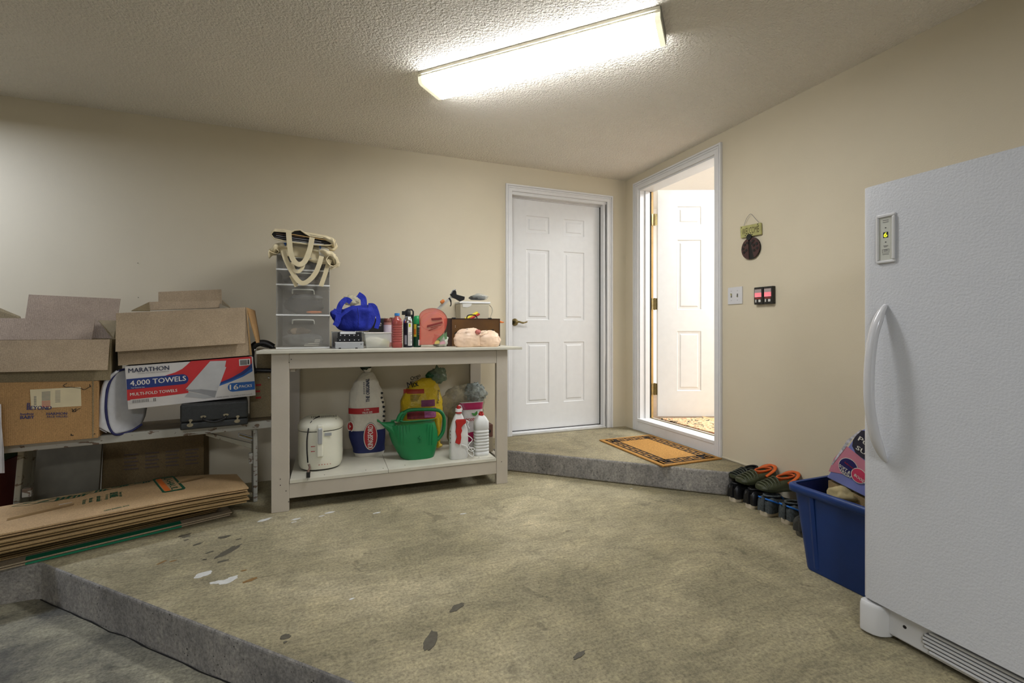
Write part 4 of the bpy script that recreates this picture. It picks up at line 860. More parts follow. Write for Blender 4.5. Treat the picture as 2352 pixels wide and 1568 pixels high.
# yellow potting mix bag
m_yel = M('yellow_film', (204, 172, 34), rough=.35, var=.12, scale=8, bump=.9, bs=13, dist=.02)
px0, px1 = fx(916, -.24, 960), fx(1022, -.24, 960); pc = (px0+px1)/2; py_ = -.20
ps = Sack(pc, py_, SH, [(0, -.01, .12, .07), (.05, -.005, .135, .09), (.22, 0, .150, .10), (.34, .000, .150, .09), (.42, .006, .132, .07), (.475, .022, .098, .045), (.515, .050, .045, .024)], 0, seed=8, amp=.07)
pm = root('potting_soil_bag', 'yellow plastic bag of potting mix with a twisted green top', 'sack', (pc, py_, SH))
mb = MB(); ps.mesh(mb, m_yel); mb.build('film', pm)
mb = MB(); crumple(mb, V(pc+.075, py_, SH+.53), .040, .03, .028, M('green_film', (24, 84, 48), rough=.3, var=.1), 2, .5); crumple(mb, V(pc+.125, py_-.01, SH+.530), .058, .03, .055, M('clear_green_film', (120, 140, 118), rough=.15, var=.3, scale=30, alpha=.75), 7, .6, f=3); mb.build('twisted_top', pm)
def zP(v): return fz(v, py_-.10, 960)
def xP(u): return fx(u, py_-.10, 900)
m_bink = M('black_print', (34, 30, 16), var=0)
stext(ps, 'Mix', xP(941), zP(893), (.93, 0, .2), (-.2, 0, .93), .075, .042, m_bink, par=pm, bold=.03)
stext(ps, 'Orgo', xP(950), zP(879), (.9, 0, .35), (-.35, 0, .9), .075, .036, m_bink, par=pm, bold=.03)
stext(ps, 'Potting', xP(1011), zP(930), (.12, 0, 1), (-1, 0, .12), .095, .022, m_bink, par=pm, bold=.03)
mb = MB(); sheet(ps, xP(930), xP(976), zP(905), zP(895), M('red_label', (160, 54, 30), var=.1)); sheet(ps, xP(968), xP(1000), zP(935), zP(920), M('plum_print', (112, 48, 84), var=.2)); sheet(ps, xP(936), xP(1000), zP(962), zP(944), M('red_flowers', (130, 36, 44), var=.4, scale=50)); sheet(ps, xP(975), xP(1002), zP(960), zP(938), M('pink_flowers', (170, 90, 140), var=.4, scale=50), .004)
for i in range(5): sheet(ps, xP(944), xP(968-i*2), zP(908+i*3), zP(909+i*3), m_bink, .004, 3, 1)
mb.build('print', pm, kind='stuff')
mb = MB(); mb.tube(bez([aty(1003, 960, -.30), aty(1006, 990, -.31), aty(1008, 1018, -.32), aty(1010, 1026, -.33)], 4), [.020]*5+[.012]*4+[.022]*4, m_yel, 10); mb.build('fold', pm)
# green watering can
m_grn = M('green_plastic', (26, 118, 66), rough=.38, var=.04, scale=8, bump=.1, bs=40)
cx0, cx1 = fx(882, -.45, 960), fx(1003, -.45, 960); wc = (fx(932, -.45, 1040)+fx(996, -.45, 1040))/2; wy = -.44
can = root('watering_can', 'green plastic watering can with a broad spout, on the lower shelf', 'can', (wc, wy, SH))
y = wy
def W_(u, v): q = aty(u, v, y-.04); return q.x, q.z
zc0 = SH; hts = [(0, 928, 998), (.012, 921, 1000), (.05, 913, 1004), (.11, 902, 1008), (.17, 895, 1007), (.215, 893, 1003), (.235, 897, 1001)]
rings = []
for h, ua, ub in hts:
    a, b = fx(ua, y-.04, 1000), fx(ub, y-.04, 1000); c = (a+b)/2; w_ = (b-a)/2; d_ = .075 if h < .2 else .068
    rings.append([V(c+math.copysign(abs(math.cos(2*PI*j/40))**.75, math.cos(2*PI*j/40))*w_, y+math.copysign(abs(math.sin(2*PI*j/40))**.85, math.sin(2*PI*j/40))*d_, zc0+h) for j in range(40)])
mb = MB(); mb.loft(rings, m_grn, (True, True)); mb.build('body', can, sub=0)
mb = MB(); sp = [(W_(928, 1030), .020, .020), (W_(908, 1000), .045, .040), (W_(892, 985), .040, .048), (W_(880, 974), .018, .022), (W_(869, 967), .012, .012), (W_(866, 966), .011, .011)]
rings = []
tp = [(905, 966), (896, 968), (886, 969), (876, 969), (869, 963), (866, 962)]; bt = [(928, 1046), (912, 1022), (898, 998), (884, 982), (871, 970), (866, 968)]; dy = [.060, .050, .034, .018, .010, .009]
for (a, b, d_) in zip(tp, bt, dy):
    A = aty(*a, y-.0); B_ = aty(*b, y-.0); c = (A+B_)/2; ax_ = (A-B_)/2
    rings.append([c+ax_*math.cos(2*PI*j/20)+V(0, d_*math.sin(2*PI*j/20), 0) for j in range(20)])
mb.loft(rings, m_grn, (True, True)); mb.build('spout', can)
mb = MB(); hp = [aty(*q, y) for q in [(918, 968), (924, 955), (932, 945), (945, 941), (975, 940), (1000, 941), (1012, 945), (1019, 956), (1020, 975), (1017, 992), (1008, 1006), (998, 1014)]]
hp = bez(hp, 4); mb.tube(hp, [.016 if i < 8 else .012 if i < 30 else .013 for i in range(len(hp))], m_grn, 12); mb.build('handle', can)
mb = MB(); mb.tube(bez([aty(*q, y-.02) for q in [(898, 966), (915, 965), (928, 968), (950, 967), (998, 963)]], 4), .005, m_grn, 8); mb.tube(bez([aty(*q, y-.045) for q in [(912, 968), (918, 954), (926, 947)]], 4), .012, m_grn, 8); mb.build('fill_rim', can)
mb = MB()
for u in (912, 919, 926, 933, 940, 982, 988, 994): 
    A = aty(u, 975, y-.070); B_ = aty(u+ (2 if u < 950 else -2), 1022, y-.070); mb.tube([A, B_], .0022, m_grn, 5)
for k in range(5):
    t = 2*PI*k/5+.3; c = aty(964, 1005, y-.077); mb.tube([c, c+V(math.cos(t)*.014, 0, math.sin(t)*.014)], .0028, m_grn, 5)
c = aty(964, 1005, y-.077); mb.tube([c, c+V(0, 0, -.035)], .002, m_grn, 5); mb.tube([c+V(-.012, 0, -.025), c+V(0, 0, -.034), c+V(.012, 0, -.025)], .002, m_grn, 5)
mb.build('relief', can, kind='stuff')

# two white bottles
m_wb = M('white_bottle_plastic', (216, 216, 212), rough=.35, var=.05, scale=20); m_rc = M('red_trigger', (178, 38, 34), rough=.4, var=.03)
y = -.575; a, b = fx(1032, y, 1000), fx(1074, y, 1000); cxb = (a+b)/2; w_ = (b-a)/2; Hh = aty(1052, 937, y).z-SH
r = root('spray_bottle', 'white jug of garden spray with a red clip-on sprayer and coiled white hose', 'bottle', (cxb, y, SH))
mb = MB(); mb.lathe((cxb, y, SH), [(w_*.90, 0), (w_*.97, .006), (w_, .05), (w_, .15), (w_*.96, Hh*.56), (w_*.72, Hh*.72), (w_*.42, Hh*.86), (w_*.30, Hh*.90), (w_*.30, Hh*.93)], m_wb, 28, 1, .62, p=3.2); mb.build('body', r)
mb = MB(); mb.lathe((cxb-.0, y, SH), [(w_*.34, Hh*.90), (w_*.34, Hh*.93)], m_rc, 16); mb.lathe((cxb, y, SH), [(w_*.2, Hh*.99), (w_*.2, Hh*1.03), (w_*.08, Hh*1.06)], m_rc, 14); mb.build('nozzle', r)
mb = MB(); mb.lathe((cxb, y, SH), [(w_*.36, Hh*.93), (w_*.34, Hh*.99)], m_drf, 16); mb.build('cap', r)
mb = MB(); ys = y-.05; mb.prism([aty(*q, ys) for q in [(1047, 968), (1050, 964), (1068, 963), (1071, 967), (1070, 972), (1064, 976), (1060, 982), (1062, 989), (1059, 997), (1060, 1005), (1058, 1018), (1055, 1021), (1046, 1017), (1050, 1003), (1047, 992), (1049, 980)]], (0, .022, 0), m_rc); mb.build('trigger', r, bevel=.003)
mb = MB(); mb.tube(bez([aty(*q, y-.02) for q in [(1054, 931), (1057, 930), (1060, 935), (1062, 941)]], 4), .0025, m_drf, 6)
mb.tube(bez([aty(*q, y-.045) for q in [(1060, 1021), (1070, 1024), (1076, 1032), (1084, 1036), (1090, 1030), (1080, 1028), (1074, 1034), (1078, 1044), (1086, 1048), (1088, 1040), (1082, 1030), (1076, 1022), (1085, 1010), (1078, 1002), (1073, 1000)]], 4), .0027, m_drf, 6)
mb.tube(bez([aty(*q, y-.03) for q in [(1071, 966), (1077, 968), (1074, 975), (1078, 984)]], 4), .0027, m_drf, 6); mb.build('hose', r, kind='stuff')
mb = MB(); 
for v in (992, 1000, 1008, 1018): q = aty(1034, v, y-.03); mb.box(q.x, q.y, q.z, q.x+.004, q.y+.002, q.z+.01, M('brown_print', (96, 60, 50), var=0))
mb.build('side_print', r, kind='stuff')
y = -.545; a, b = fx(1089, y, 1000), fx(1121, y, 1000); cxb = (a+b)/2; w_ = (b-a)/2; Hh = aty(1104, 945, y).z-SH
r = root('refill_bottle', 'ribbed white bottle with a red cap at the right end of the shelf', 'bottle', (cxb, y, SH))
pr = [(w_*.93, 0), (w_, .006)]
z = .012
for k in range(8): pr += [(w_, z), (w_, z+.014), (w_*.93, z+.016), (w_*.93, z+.019)]; z += .021
pr += [(w_, z+.004), (w_*.98, Hh*.78), (w_*.62, Hh*.88), (w_*.34, Hh*.92)]
mb = MB(); mb.lathe((cxb, y, SH), pr, m_wb, 28, 1, .8, p=4); mb.build('body', r)
mb = MB(); mb.lathe((cxb, y, SH), [(w_*.36, Hh*.915), (w_*.38, Hh*.96), (w_*.26, Hh*.97), (w_*.24, Hh)], m_rc, 16); mb.box(cxb-.004, y-.028, SH+Hh*.975, cxb+.006, y, SH+Hh*1.0, m_rc); mb.build('cap', r)
# fertiliser bag
m_fb = M('white_fert_film', (206, 200, 196), rough=.35, var=.06, bump=.6, bs=16, dist=.01); m_mag = M('magenta_film', (160, 28, 78), rough=.35, var=.08)
fa, fb_ = fx(1050, -.36, 980), fx(1116, -.36, 980); fc = (fa+fb_)/2; yf = -.33
fs_ = Sack(fc, yf, SH, [(0, 0, .070, .04), (.10, 0, .080, .05), (.22, 0, .088, .045), (.29, .004, .088, .028), (.335, .008, .09, .012)], 0, seed=5, amp=.04)
ob = root('fertilizer_bag', 'white and magenta plant food bag with green leaves, behind the white bottles', 'sack', (fc, yf, SH))
mb = MB(); fs_.mesh(mb, m_fb); mb.build('film', ob)
mb = MB(); fs_.mesh(mb, m_mag, .285, .333, nz=4, caps=(False, False), grow=.0015); mb.build('top_band', ob); mb = MB(); fs_.mesh(mb, m_mag, .055, .125, nz=4, caps=(False, False), grow=.0015); mb.build('lower_band', ob)
def xF(u): return fx(u, yf-.04, 960)
def zF(v): return fz(v, yf-.04, 1080)
stext(fs_, 'Osmocote', xF(1047), zF(966), (1, 0, 0), (0, 0, 1), .150, .030, m_redk, par=ob, bold=.02)
stext(fs_, 'er &', xF(1066), zF(992), (1, 0, 0), (0, 0, 1), .040, .012, m_wink, par=ob, grow=.008)
mb = MB(); m_lf = M('leaf_green', (52, 130, 44), var=0)
for q in [[(1083, 948), (1090, 949), (1092, 955), (1086, 953)], [(1092, 955), (1091, 948), (1097, 943), (1097, 950)]]: mb.face([fs_.front(aty(*z_, yf-.04), .004) for z_ in q], m_lf)
mb.build('leaf_emblem', ob)
# clear plastic bag behind
cb = root('plastic_bag', 'large clear plastic bag of crinkled film behind the plant food bag', 'bag', (-1.6, -.16, SH))
mb = MB(); crumple(mb, (fx(1064, -.16, 940), -.16, SH+.30), .165, .07, .145, M('clear_film_brown', (176, 166, 140), rough=.12, var=.25, scale=25, alpha=.5, bump=1, bs=16, dist=.02), 31, .18, 34, 22, f=2.2)
crumple(mb, (fx(1090, -.2, 940), -.2, SH+.38), .085, .045, .075, M('grey_crinkled_film', (150, 160, 156), rough=.12, var=.5, scale=40, alpha=.6, bump=1, bs=26, dist=.02), 41, .45, 30, 20, f=3.5); mb.build('film', cb)
mb = MB(); mb.lathe((fx(1064, -.16, 940), -.16, SH), [(.11, 0), (.13, .05), (.12, .25), (.03, .33)], M('bag_fill', (122, 112, 88), rough=.7, var=.3, scale=18), 24, 1, .45); mb.build('contents', cb)
# bricks at the right end
m_brk = M('red_brown_brick', (98, 66, 54), rough=.85, var=.25, scale=30, bump=.5, bs=60); m_blk = M('pale_block', (150, 138, 116), rough=.8, var=.15, scale=20)
r = root('timber_block', 'pale wooden block under the brick at the right end of the shelf', 'block', (-1.48, -.38, SH)); mb = MB(); mb.box(-1.530, -.50, SH, -1.478, -.37, SH+.105, m_blk); mb.build('block', r, bevel=.003)
r = root('brick', 'brown cored brick standing on the wooden block', 'brick', (-1.48, -.38, SH+.105)); mb = MB()
bx0, bx1 = -1.530, -1.478; mb.box(bx0, -.50, SH+.1055, bx1, -.37, SH+.195, m_brk); mb.build('body', r, bevel=.005); mb = MB(); mb.disc((bx0+.024, -.5002, SH+.147), (0, -1, 0), .011, m_dark, .001); mb.build('core_hole', r)
# ------------------------------------------------------------------ old white bench by the back wall with cartons on it
A0 = math.radians(9.6); E_ = V(math.cos(A0), math.sin(A0), 0); D_ = V(-math.sin(A0), math.cos(A0), 0); FR = V(-2.887, -.463, 0); BZ = .500
m_peel = peeling('peeling_white_paint', (172, 170, 160), (104, 86, 70), .585)
m_peel2 = peeling('grimy_white_paint', (150, 146, 130), (96, 80, 62), .60)
m_btopd = M('worn_bench_wood', (110, 98, 78), rough=.7, var=.25, scale=10)
ob = root('plank_bench', 'old white bench with peeling paint, holding the cartons along the back wall', 'bench', tuple(FR+E_*-.58+D_*.18))
def bq(e, d, z): return FR+E_*e+D_*d+V(0, 0, z)
mb = MB(); mb.hexa([bq(-1.175, 0, BZ-.045), bq(0, 0, BZ-.045), bq(0, 0, BZ), bq(-1.175, 0, BZ)], D_*.030, m_peel); mb.build('front_apron', ob, bevel=.004)
mb = MB(); mb.hexa([bq(-1.175, .031, BZ-.025), bq(0, .031, BZ-.025), bq(0, .031, BZ-.001), bq(-1.175, .031, BZ-.001)], D_*.17, m_btopd); mb.build('plank', ob, bevel=.003)
mb = MB(); mb.hexa([bq(-1.175, .205, BZ-.025), bq(0, .205, BZ-.025), bq(0, .205, BZ-.001), bq(-1.175, .205, BZ-.001)], D_*.15, m_btopd); mb.build('plank', ob, bevel=.003)
def bleg(e0, e1, d0, d1, splay, m): mb = MB(); mb.hexa([bq(e0+splay, d0, 0), bq(e1+splay, d0, 0), bq(e1, d0, BZ-.046), bq(e0, d0, BZ-.046)], D_*(d1-d0), m); mb.build('leg', ob, bevel=.006)
bleg(-.112, -.088, .045, .135, 0.0, m_peel); bleg(-.112, -.088, .25, .34, 0.0, m_peel2); bleg(-1.165, -1.14, .15, .29, -.03, m_peel2); bleg(-1.165, -1.14, .30, .345, -.03, m_peel2)
mb = MB(); a = bq(-.118, .06, .345); b = bq(-.355, .06, BZ-.046); mb.hexa([b+V(0, 0, -.02), a+V(0, 0, -.02), a+V(0, 0, .012), b+V(0, 0, .0)], D_*.02, m_peel2); mb.build('brace', ob, bevel=.002)
mb = MB(); a = bq(-.116, .075, .385); b = bq(-.19, .075, .415); mb.hexa([b+V(0, 0, -.010), a+V(0, 0, -.014), a+V(0, 0, .012), b+V(0, 0, .012)], D_*.012, m_steel); mb.tube([b+V(.005, -.002, .002), a+V(0, -.002, 0)], .004, m_bronze, 6); mb.build('metal_bracket', ob, kind='stuff')
for e, z0, z1 in ((-.135, .235, .30), (-.125, BZ-.062, BZ-.045)): mb = MB(); mb.hexa([bq(e, .05, z0), bq(e+.022, .05, z0), bq(e+.022, .05, z1), bq(e, .05, z1)], D_*.03, m_peel); mb.build('cleat', ob, bevel=.003)
mb = MB(); mb.hexa([bq(-1.150, .146, .19), bq(-1.115, .146, .19), bq(-1.115, .146, .235), bq(-1.150, .146, .235)], D_*.03, m_peel); mb.build('cleat', ob, bevel=.003)

m_kr = board('kraft_board', (172, 152, 126)); m_kr2 = board('kraft_board_orange', (176, 138, 92)); m_kr3 = board('kraft_board_dull', (140, 126, 98)); m_krp = board('kraft_board_pink', (176, 158, 142))  # the dull board's darker tone also stands for shade inside the open cartons
m_tape = M('carton_tape', (150, 120, 78), rough=.3, var=.05)
# carton with retailer print on the bench
p0 = atz(222, 1005, BZ+.002)
def onf(u, v, p=p0, a=A0): return atp(u, v, p, a)
qb = [onf(-75, 1019), onf(224.7, 1005), onf(224.7, 875), onf(-75, 880)]
for q in (0, 1): qb[q].z = BZ+.001
c1 = root('printed_carton', 'tan carton with blue store print and a cream shipping label, standing on the bench', 'carton', tuple(((qb[0]+qb[1])/2)+D_*.15))
mb = MB(); mb.hexa(qb, D_*.30, m_kr2); mb.build('carton_body', c1, bevel=.002)
mb = MB(); mb.hexa([onf(212, 873)-D_*.001, onf(215, 873)-D_*.001, onf(215, 1004)-D_*.001, onf(212, 1004)-D_*.001][::-1], D_*.001, m_kr3); mb.build('fold_line', c1)
mb = MB(); m_lab = M('cream_label', (214, 200, 164), rough=.5, var=.05); mb.hexa([onf(72, 938.5)-D_*.0012, onf(187, 932)-D_*.0012, onf(185.5, 888.5)-D_*.0012, onf(69, 894.5)-D_*.0012], D_*.001, m_lab); mb.build('shipping_label', c1)
mb = MB()
def fq(mb, l, m, lift, p=p0, a=A0, n=None): nn = -(n or D_); mb.face([atp(u, v, p, a)+nn*lift for u, v in l], m)
for k in range(12): fq(mb, [(96, 900+k*3-.2), (116, 899+k*3-.2), (116, 900.2+k*3), (96, 901.2+k*3)], m_ink2 if k < 7 else m_redp, .0015)
for k in range(9): fq(mb, [(78, 910+k*2.4), (84, 909.8+k*2.4), (84, 911+k*2.4), (78, 911.2+k*2.4)], m_ink2, .0015); fq(mb, [(127, 897+k*3.2), (139, 896.5+k*3.2), (139, 897.5+k*3.2), (127, 898+k*3.2)], m_ink2, .0015)
mb.build('label_print', c1, kind='stuff')
m_bprint = M('indigo_print', (58, 60, 102), rough=.7, var=.15, scale=90)
def ftext(par, body, bl, br, h, m, lift=.0012, bold=.02, p=p0, a=A0, nm='lettering', n=None):
    A = atp(bl[0], bl[1], p, a); B_ = atp(br[0], br[1], p, a); ux = (B_-A); w_ = ux.length; ux.normalize()
    nrm = -(n or D_); uz = nrm.cross(ux)
    T = atp(bl[0], bl[1]-h, p, a); mb = MB(); mb.text(body, A, ux, uz, w_, (T-A).length, m, lift, bold); return mb.build(nm, par)
ftext(c1, 'B', (62, 933), (69, 933), 8, m_bprint, bold=.05); ftext(c1, 'BEYOND', (62, 941), (118, 940.5), 9, m_bprint, bold=.05)
ftext(c1, 'buybuy', (47, 954.5), (78, 953.5), 6.5, m_bprint, bold=.04); ftext(c1, 'BABY', (47, 962), (79, 961), 7, m_bprint, bold=.06)
ftext(c1, 'HARMON', (107, 953), (154, 952), 6, m_bprint, bold=.04); ftext(c1, 'FACE VALUES', (108, 959), (155, 958), 4.5, m_bprint, bold=.03)
mb = MB()
def fline(pts, r=.0014, p=p0): mb.tube([atp(u, v, p, A0)-D_*.0008 for u, v in bez2(pts)], r, m_ink, 4)
def bez2(pts): return [(q.x, q.y) for q in bez([(a, b, 0) for a, b in pts], 4)]
fline([(154, 880), (146, 885), (152, 889), (165, 889), (187, 892), (190, 894), (196, 894), (203, 890), (207, 887), (206, 882), (209, 889)]); fline([(165, 938), (170, 945), (166, 944), (175, 938), (172, 946), (180, 939), (185, 938)]); fline([(164, 996), (164, 1000), (169, 999)], .002); fline([(216, 996), (219, 996)], .002); mb.build('pen_scribble', c1, kind='stuff')

# generic open carton: body walls and flaps given by corner points
def slab(name, par, q, th, m, d=None, nm=None):
    q = [V(p) for p in q]; n = (q[1]-q[0]).cross(q[-1]-q[0]).normalized()
    mb = MB(); mb.prism(q, -n*th, m); return mb.build(name, par)
# left open carton
zt1 = qb[2].z+.002
pc = p0+D_*.012
c2 = root('open_carton', 'open brown carton with its front flap hanging down, on the printed carton', 'carton', tuple(((qb[3]+qb[2])/2)+D_*.16))
def o2(u, v, d=0.0): return atp(u, v, p0+D_*(.012+d), A0)
BLc, BRc = o2(-75, 879), o2(252, 873); BLc.z = BRc.z = zt1; TLc, TRc = o2(-75, 779), o2(257, 779); zT = TRc.z; TLc.z = zT
mb = MB(); th = .005; dep = .30
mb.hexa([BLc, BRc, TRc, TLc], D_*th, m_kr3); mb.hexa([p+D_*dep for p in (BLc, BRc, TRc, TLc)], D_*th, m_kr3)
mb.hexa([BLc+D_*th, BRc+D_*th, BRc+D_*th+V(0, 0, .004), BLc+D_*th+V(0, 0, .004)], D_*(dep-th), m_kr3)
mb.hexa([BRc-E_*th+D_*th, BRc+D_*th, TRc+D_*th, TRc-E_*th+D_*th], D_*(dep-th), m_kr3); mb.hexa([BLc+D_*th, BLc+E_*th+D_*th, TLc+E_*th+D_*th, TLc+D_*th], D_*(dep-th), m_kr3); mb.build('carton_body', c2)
f = [o2(-75, 779, -.002), o2(252, 779, -.002), o2(247, 849, -.045), o2(-75, 856, -.045)]; f[0].z = f[1].z = zT; slab('front_flap', c2, [f[3], f[2], f[1], f[0]], .005, m_kr)
slab('inner_flap', c2, [o2(-75, 781, .14), o2(211, 779, .14), o2(218, 733, .17), o2(-75, 729, .17)], .005, m_krp)
slab('back_flap', c2, [o2(50, 780, .30), o2(262, 780, .30), o2(277, 686, .34), o2(66, 676, .34)], .005, m_krp)
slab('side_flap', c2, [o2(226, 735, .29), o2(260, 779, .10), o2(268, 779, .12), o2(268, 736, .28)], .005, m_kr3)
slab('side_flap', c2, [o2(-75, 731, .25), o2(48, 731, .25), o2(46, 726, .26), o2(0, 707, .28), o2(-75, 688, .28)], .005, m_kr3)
# paper towel carton
pt = p0+D_*.03+E_*.0
AT = A0+.02
def ot(u, v, d=0.0): return atp(u, v, p0+D_*(.03+d), AT)
ET = V(math.cos(AT), math.sin(AT), 0); DT = V(-math.sin(AT), math.cos(AT), 0)
qt = [ot(294.3, 940.6), ot(587.5, 908), ot(578.6, 818.8), ot(289.5, 842)]
# square the carton up: opposite edges parallel
ex = (qt[1]-qt[0]); ez = ((qt[3]-qt[0])+(qt[2]-qt[1]))/2; qt = [qt[0], qt[0]+ex, qt[0]+ex+ez, qt[0]+ez]
m_wc = M('white_carton', (206, 202, 198), rough=.55, var=.05, scale=6); m_cr = M('carton_red', (190, 38, 40), rough=.5, var=.05); m_cn = M('carton_navy', (24, 48, 116), rough=.5, var=.04); m_cb = M('carton_blue', (28, 92, 168), rough=.5, var=.03)
tc_ = root('paper_towel_carton', 'white, red and blue printed carton of paper towels tilted on the black case', 'carton', tuple((qt[0]+qt[1])/2+DT*.15))
mb = MB(); mb.hexa(qt, DT*.28, m_wc); mb.build('carton_body', tc_, bevel=.002)
def cz(x, y): return (280+x/7.35, 810+y/7.35)
def art(nm, polys):
    mb = MB()
    for l, m, lf in polys: mb.face([ot(*cz(x, y))-DT*lf for x, y in l], m)
    return mb.build(nm, tc_, kind='stuff' if len(polys) > 1 else None)
art('red_field', [([(745, 380), (900, 330), (1020, 270), (1090, 210), (1165, 140), (2190, 62), (2195, 200), (2120, 260), (2000, 340), (1850, 425), (1640, 510), (1250, 570), (1110, 600), (1130, 675), (600, 745), (90, 808), (84, 618), (745, 380)], m_cr, .0008)])
art('blue_swoosh', [([(2195, 180), (2205, 310), (2050, 400), (1860, 480), (1640, 560), (1640, 535), (1850, 455), (2000, 380), (2130, 280)], m_cb, .0012), ([(2190, 175), (2200, 245), (2060, 360), (1860, 455), (1640, 535), (1645, 505), (1850, 420), (2010, 330), (2130, 240)], m_cn, .0014)])
def cap(cx_, cy_, rx, ry, a0, a1, n=8): return [(cx_+rx*math.cos(a0+(a1-a0)*i/n), cy_+ry*math.sin(a0+(a1-a0)*i/n)) for i in range(n+1)]
art('navy_banner', [([(76, 445), (1020, 360)]+cap(1025, 445, 100, 85, -PI/2, PI/2)+[(86, 622)], m_cn, .0016)])
art('blue_banner', [([(2240, 478), (2245, 618), (1870, 655)]+cap(1860, 582, 72, 72, PI/2, 3*PI/2)+[(1870, 510)], m_cb, .0016)])
m_tow = M('towel_grey', (184, 184, 184), rough=.6, var=.06); m_tow2 = M('towel_shadow_print', (140, 140, 142), rough=.6, var=.1)
art('towel_picture', [([(1490, 140), (1760, 132), (1740, 235), (1762, 240), (1570, 755), (1350, 700), (1340, 620), (1075, 612)], m_tow, .0018), ([(1075, 630), (1340, 612), (1600, 640), (1570, 755), (1350, 690), (1120, 640)], m_tow2, .0021), ([(1060, 740), (1130, 660), (1560, 750), (1400, 770)], M('towel_fold_print', (164, 164, 164), rough=.6), .0017)])
art('code_label', [([(1975, 112), (2165, 98), (2168, 205), (1982, 222)], m_wc, .0018), ([(1990, 125), (2110, 117), (2113, 200), (1996, 208)], m_ink2, .0021), ([(2120, 115), (2145, 113), (2147, 190), (2122, 192)], m_ink, .0021), ([(145, 790), (600, 740), (605, 800), (150, 860)], m_wc, .0018)]+[([(175+i*17, 800-i*1.8), (182+i*17, 799-i*1.8), (184+i*17, 850-i*1.8), (177+i*17, 851-i*1.8)], m_ink, .0021) for i in range(17)]+[([(535+i*24, 765-i*2), (547+i*24, 764-i*2), (549+i*24, 818-i*2), (537+i*24, 819-i*2)], m_ink, .0021) for i in range(2)])
def ttext(body, bl, br, h, m, bold=.02, lift=.0024, dx=0):
    A = ot(*cz(*bl)); B_ = ot(*cz(*br)); ux = B_-A; w_ = ux.length; ux.normalize(); uz = (-DT).cross(ux); T = ot(*cz(bl[0], bl[1]-h)); mb = MB(); mb.text(body, A, ux, uz, w_, (T-A).length, m, lift, bold); mb.build('lettering', tc_)
ttext('MARATHON', (115, 340), (800, 285), 75, m_nink, .012); ttext('4,000 TOWELS', (145, 572), (1085, 480), 100, m_wink, .015); ttext('MULTI-FOLD TOWELS', (142, 728), (935, 655), 50, m_wink, .012)
ttext('16', (1822, 625), (1965, 615), 88, m_wink, .04); ttext('PACKS', (1985, 592), (2195, 572), 45, m_wink, .03); ttext('TOWELS THAT MAKE THE DIFFERENCE', (270, 358), (795, 318), 16, m_ink2, 0); ttext('Total Towels Per Case', (155, 602), (385, 584), 18, m_wink, 0)
ttext('4,000 towels  16 packs of 250 towels', (1600, 765), (2200, 705), 22, m_ink2, 0)
# open carton on the towel carton
zb2 = max(qt[2].z, qt[3].z)
c3 = root('open_carton', 'open brown carton with a wide hanging front flap, on the paper towel carton', 'carton', tuple((qt[3]+qt[2])/2+DT*.15+V(0, 0, .003)))
def o3(u, v, d=0.0): return atp(u, v, p0+D_*(.028+d), AT)
q3 = [o3(271.5, 839.5), o3(579, 815.5), o3(566.5, 706), o3(266, 720)]
ex = q3[1]-q3[0]; u_ = ex.normalized(); 
mb = MB(); dep = .27
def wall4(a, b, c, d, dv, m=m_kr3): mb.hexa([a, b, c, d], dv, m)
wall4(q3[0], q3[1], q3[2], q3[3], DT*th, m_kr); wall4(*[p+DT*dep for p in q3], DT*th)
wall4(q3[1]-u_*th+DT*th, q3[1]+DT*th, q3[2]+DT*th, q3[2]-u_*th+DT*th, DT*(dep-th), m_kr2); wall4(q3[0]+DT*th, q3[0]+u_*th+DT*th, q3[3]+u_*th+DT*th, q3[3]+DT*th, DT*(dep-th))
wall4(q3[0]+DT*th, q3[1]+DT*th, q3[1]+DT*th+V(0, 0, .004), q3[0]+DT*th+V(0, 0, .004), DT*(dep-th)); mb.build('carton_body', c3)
slab('front_flap', c3, [o3(265, 807.5, -.05), o3(563, 788, -.05), o3(564, 705.5, -.003), o3(267, 719, -.003)], .005, m_kr)
mb = MB(); fe = [o3(565, 706, -.004), o3(567.5, 706, .0), o3(578.5, 815, -.003), o3(574, 816, -.004)]; mb.prism(fe[::-1], DT*.003, m_tape); mb.build('corner_tape', c3)
slab('side_flap', c3, [o3(590.5, 787, .0), o3(598.6, 786, .16), o3(586, 713, .20), o3(567, 706, .004)], .005, m_kr2)
slab('inner_flap', c3, [o3(345, 712, .20), o3(504, 706, .20), o3(505, 689.6, .22), o3(343.4, 693, .22)], .005, m_kr)
slab('back_flap', c3, [o3(363.6, 700, .27), o3(509.5, 697, .27), o3(508.6, 664.2, .29), o3(363.6, 670.2, .29)], .005, m_kr)
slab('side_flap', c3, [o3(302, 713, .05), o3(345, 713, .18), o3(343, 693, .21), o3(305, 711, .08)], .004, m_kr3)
slab('side_flap', c3, [o3(510, 700, .21), o3(527.5, 707, .05), o3(527, 704.5, .05), o3(510, 689, .21)], .004, m_kr3)
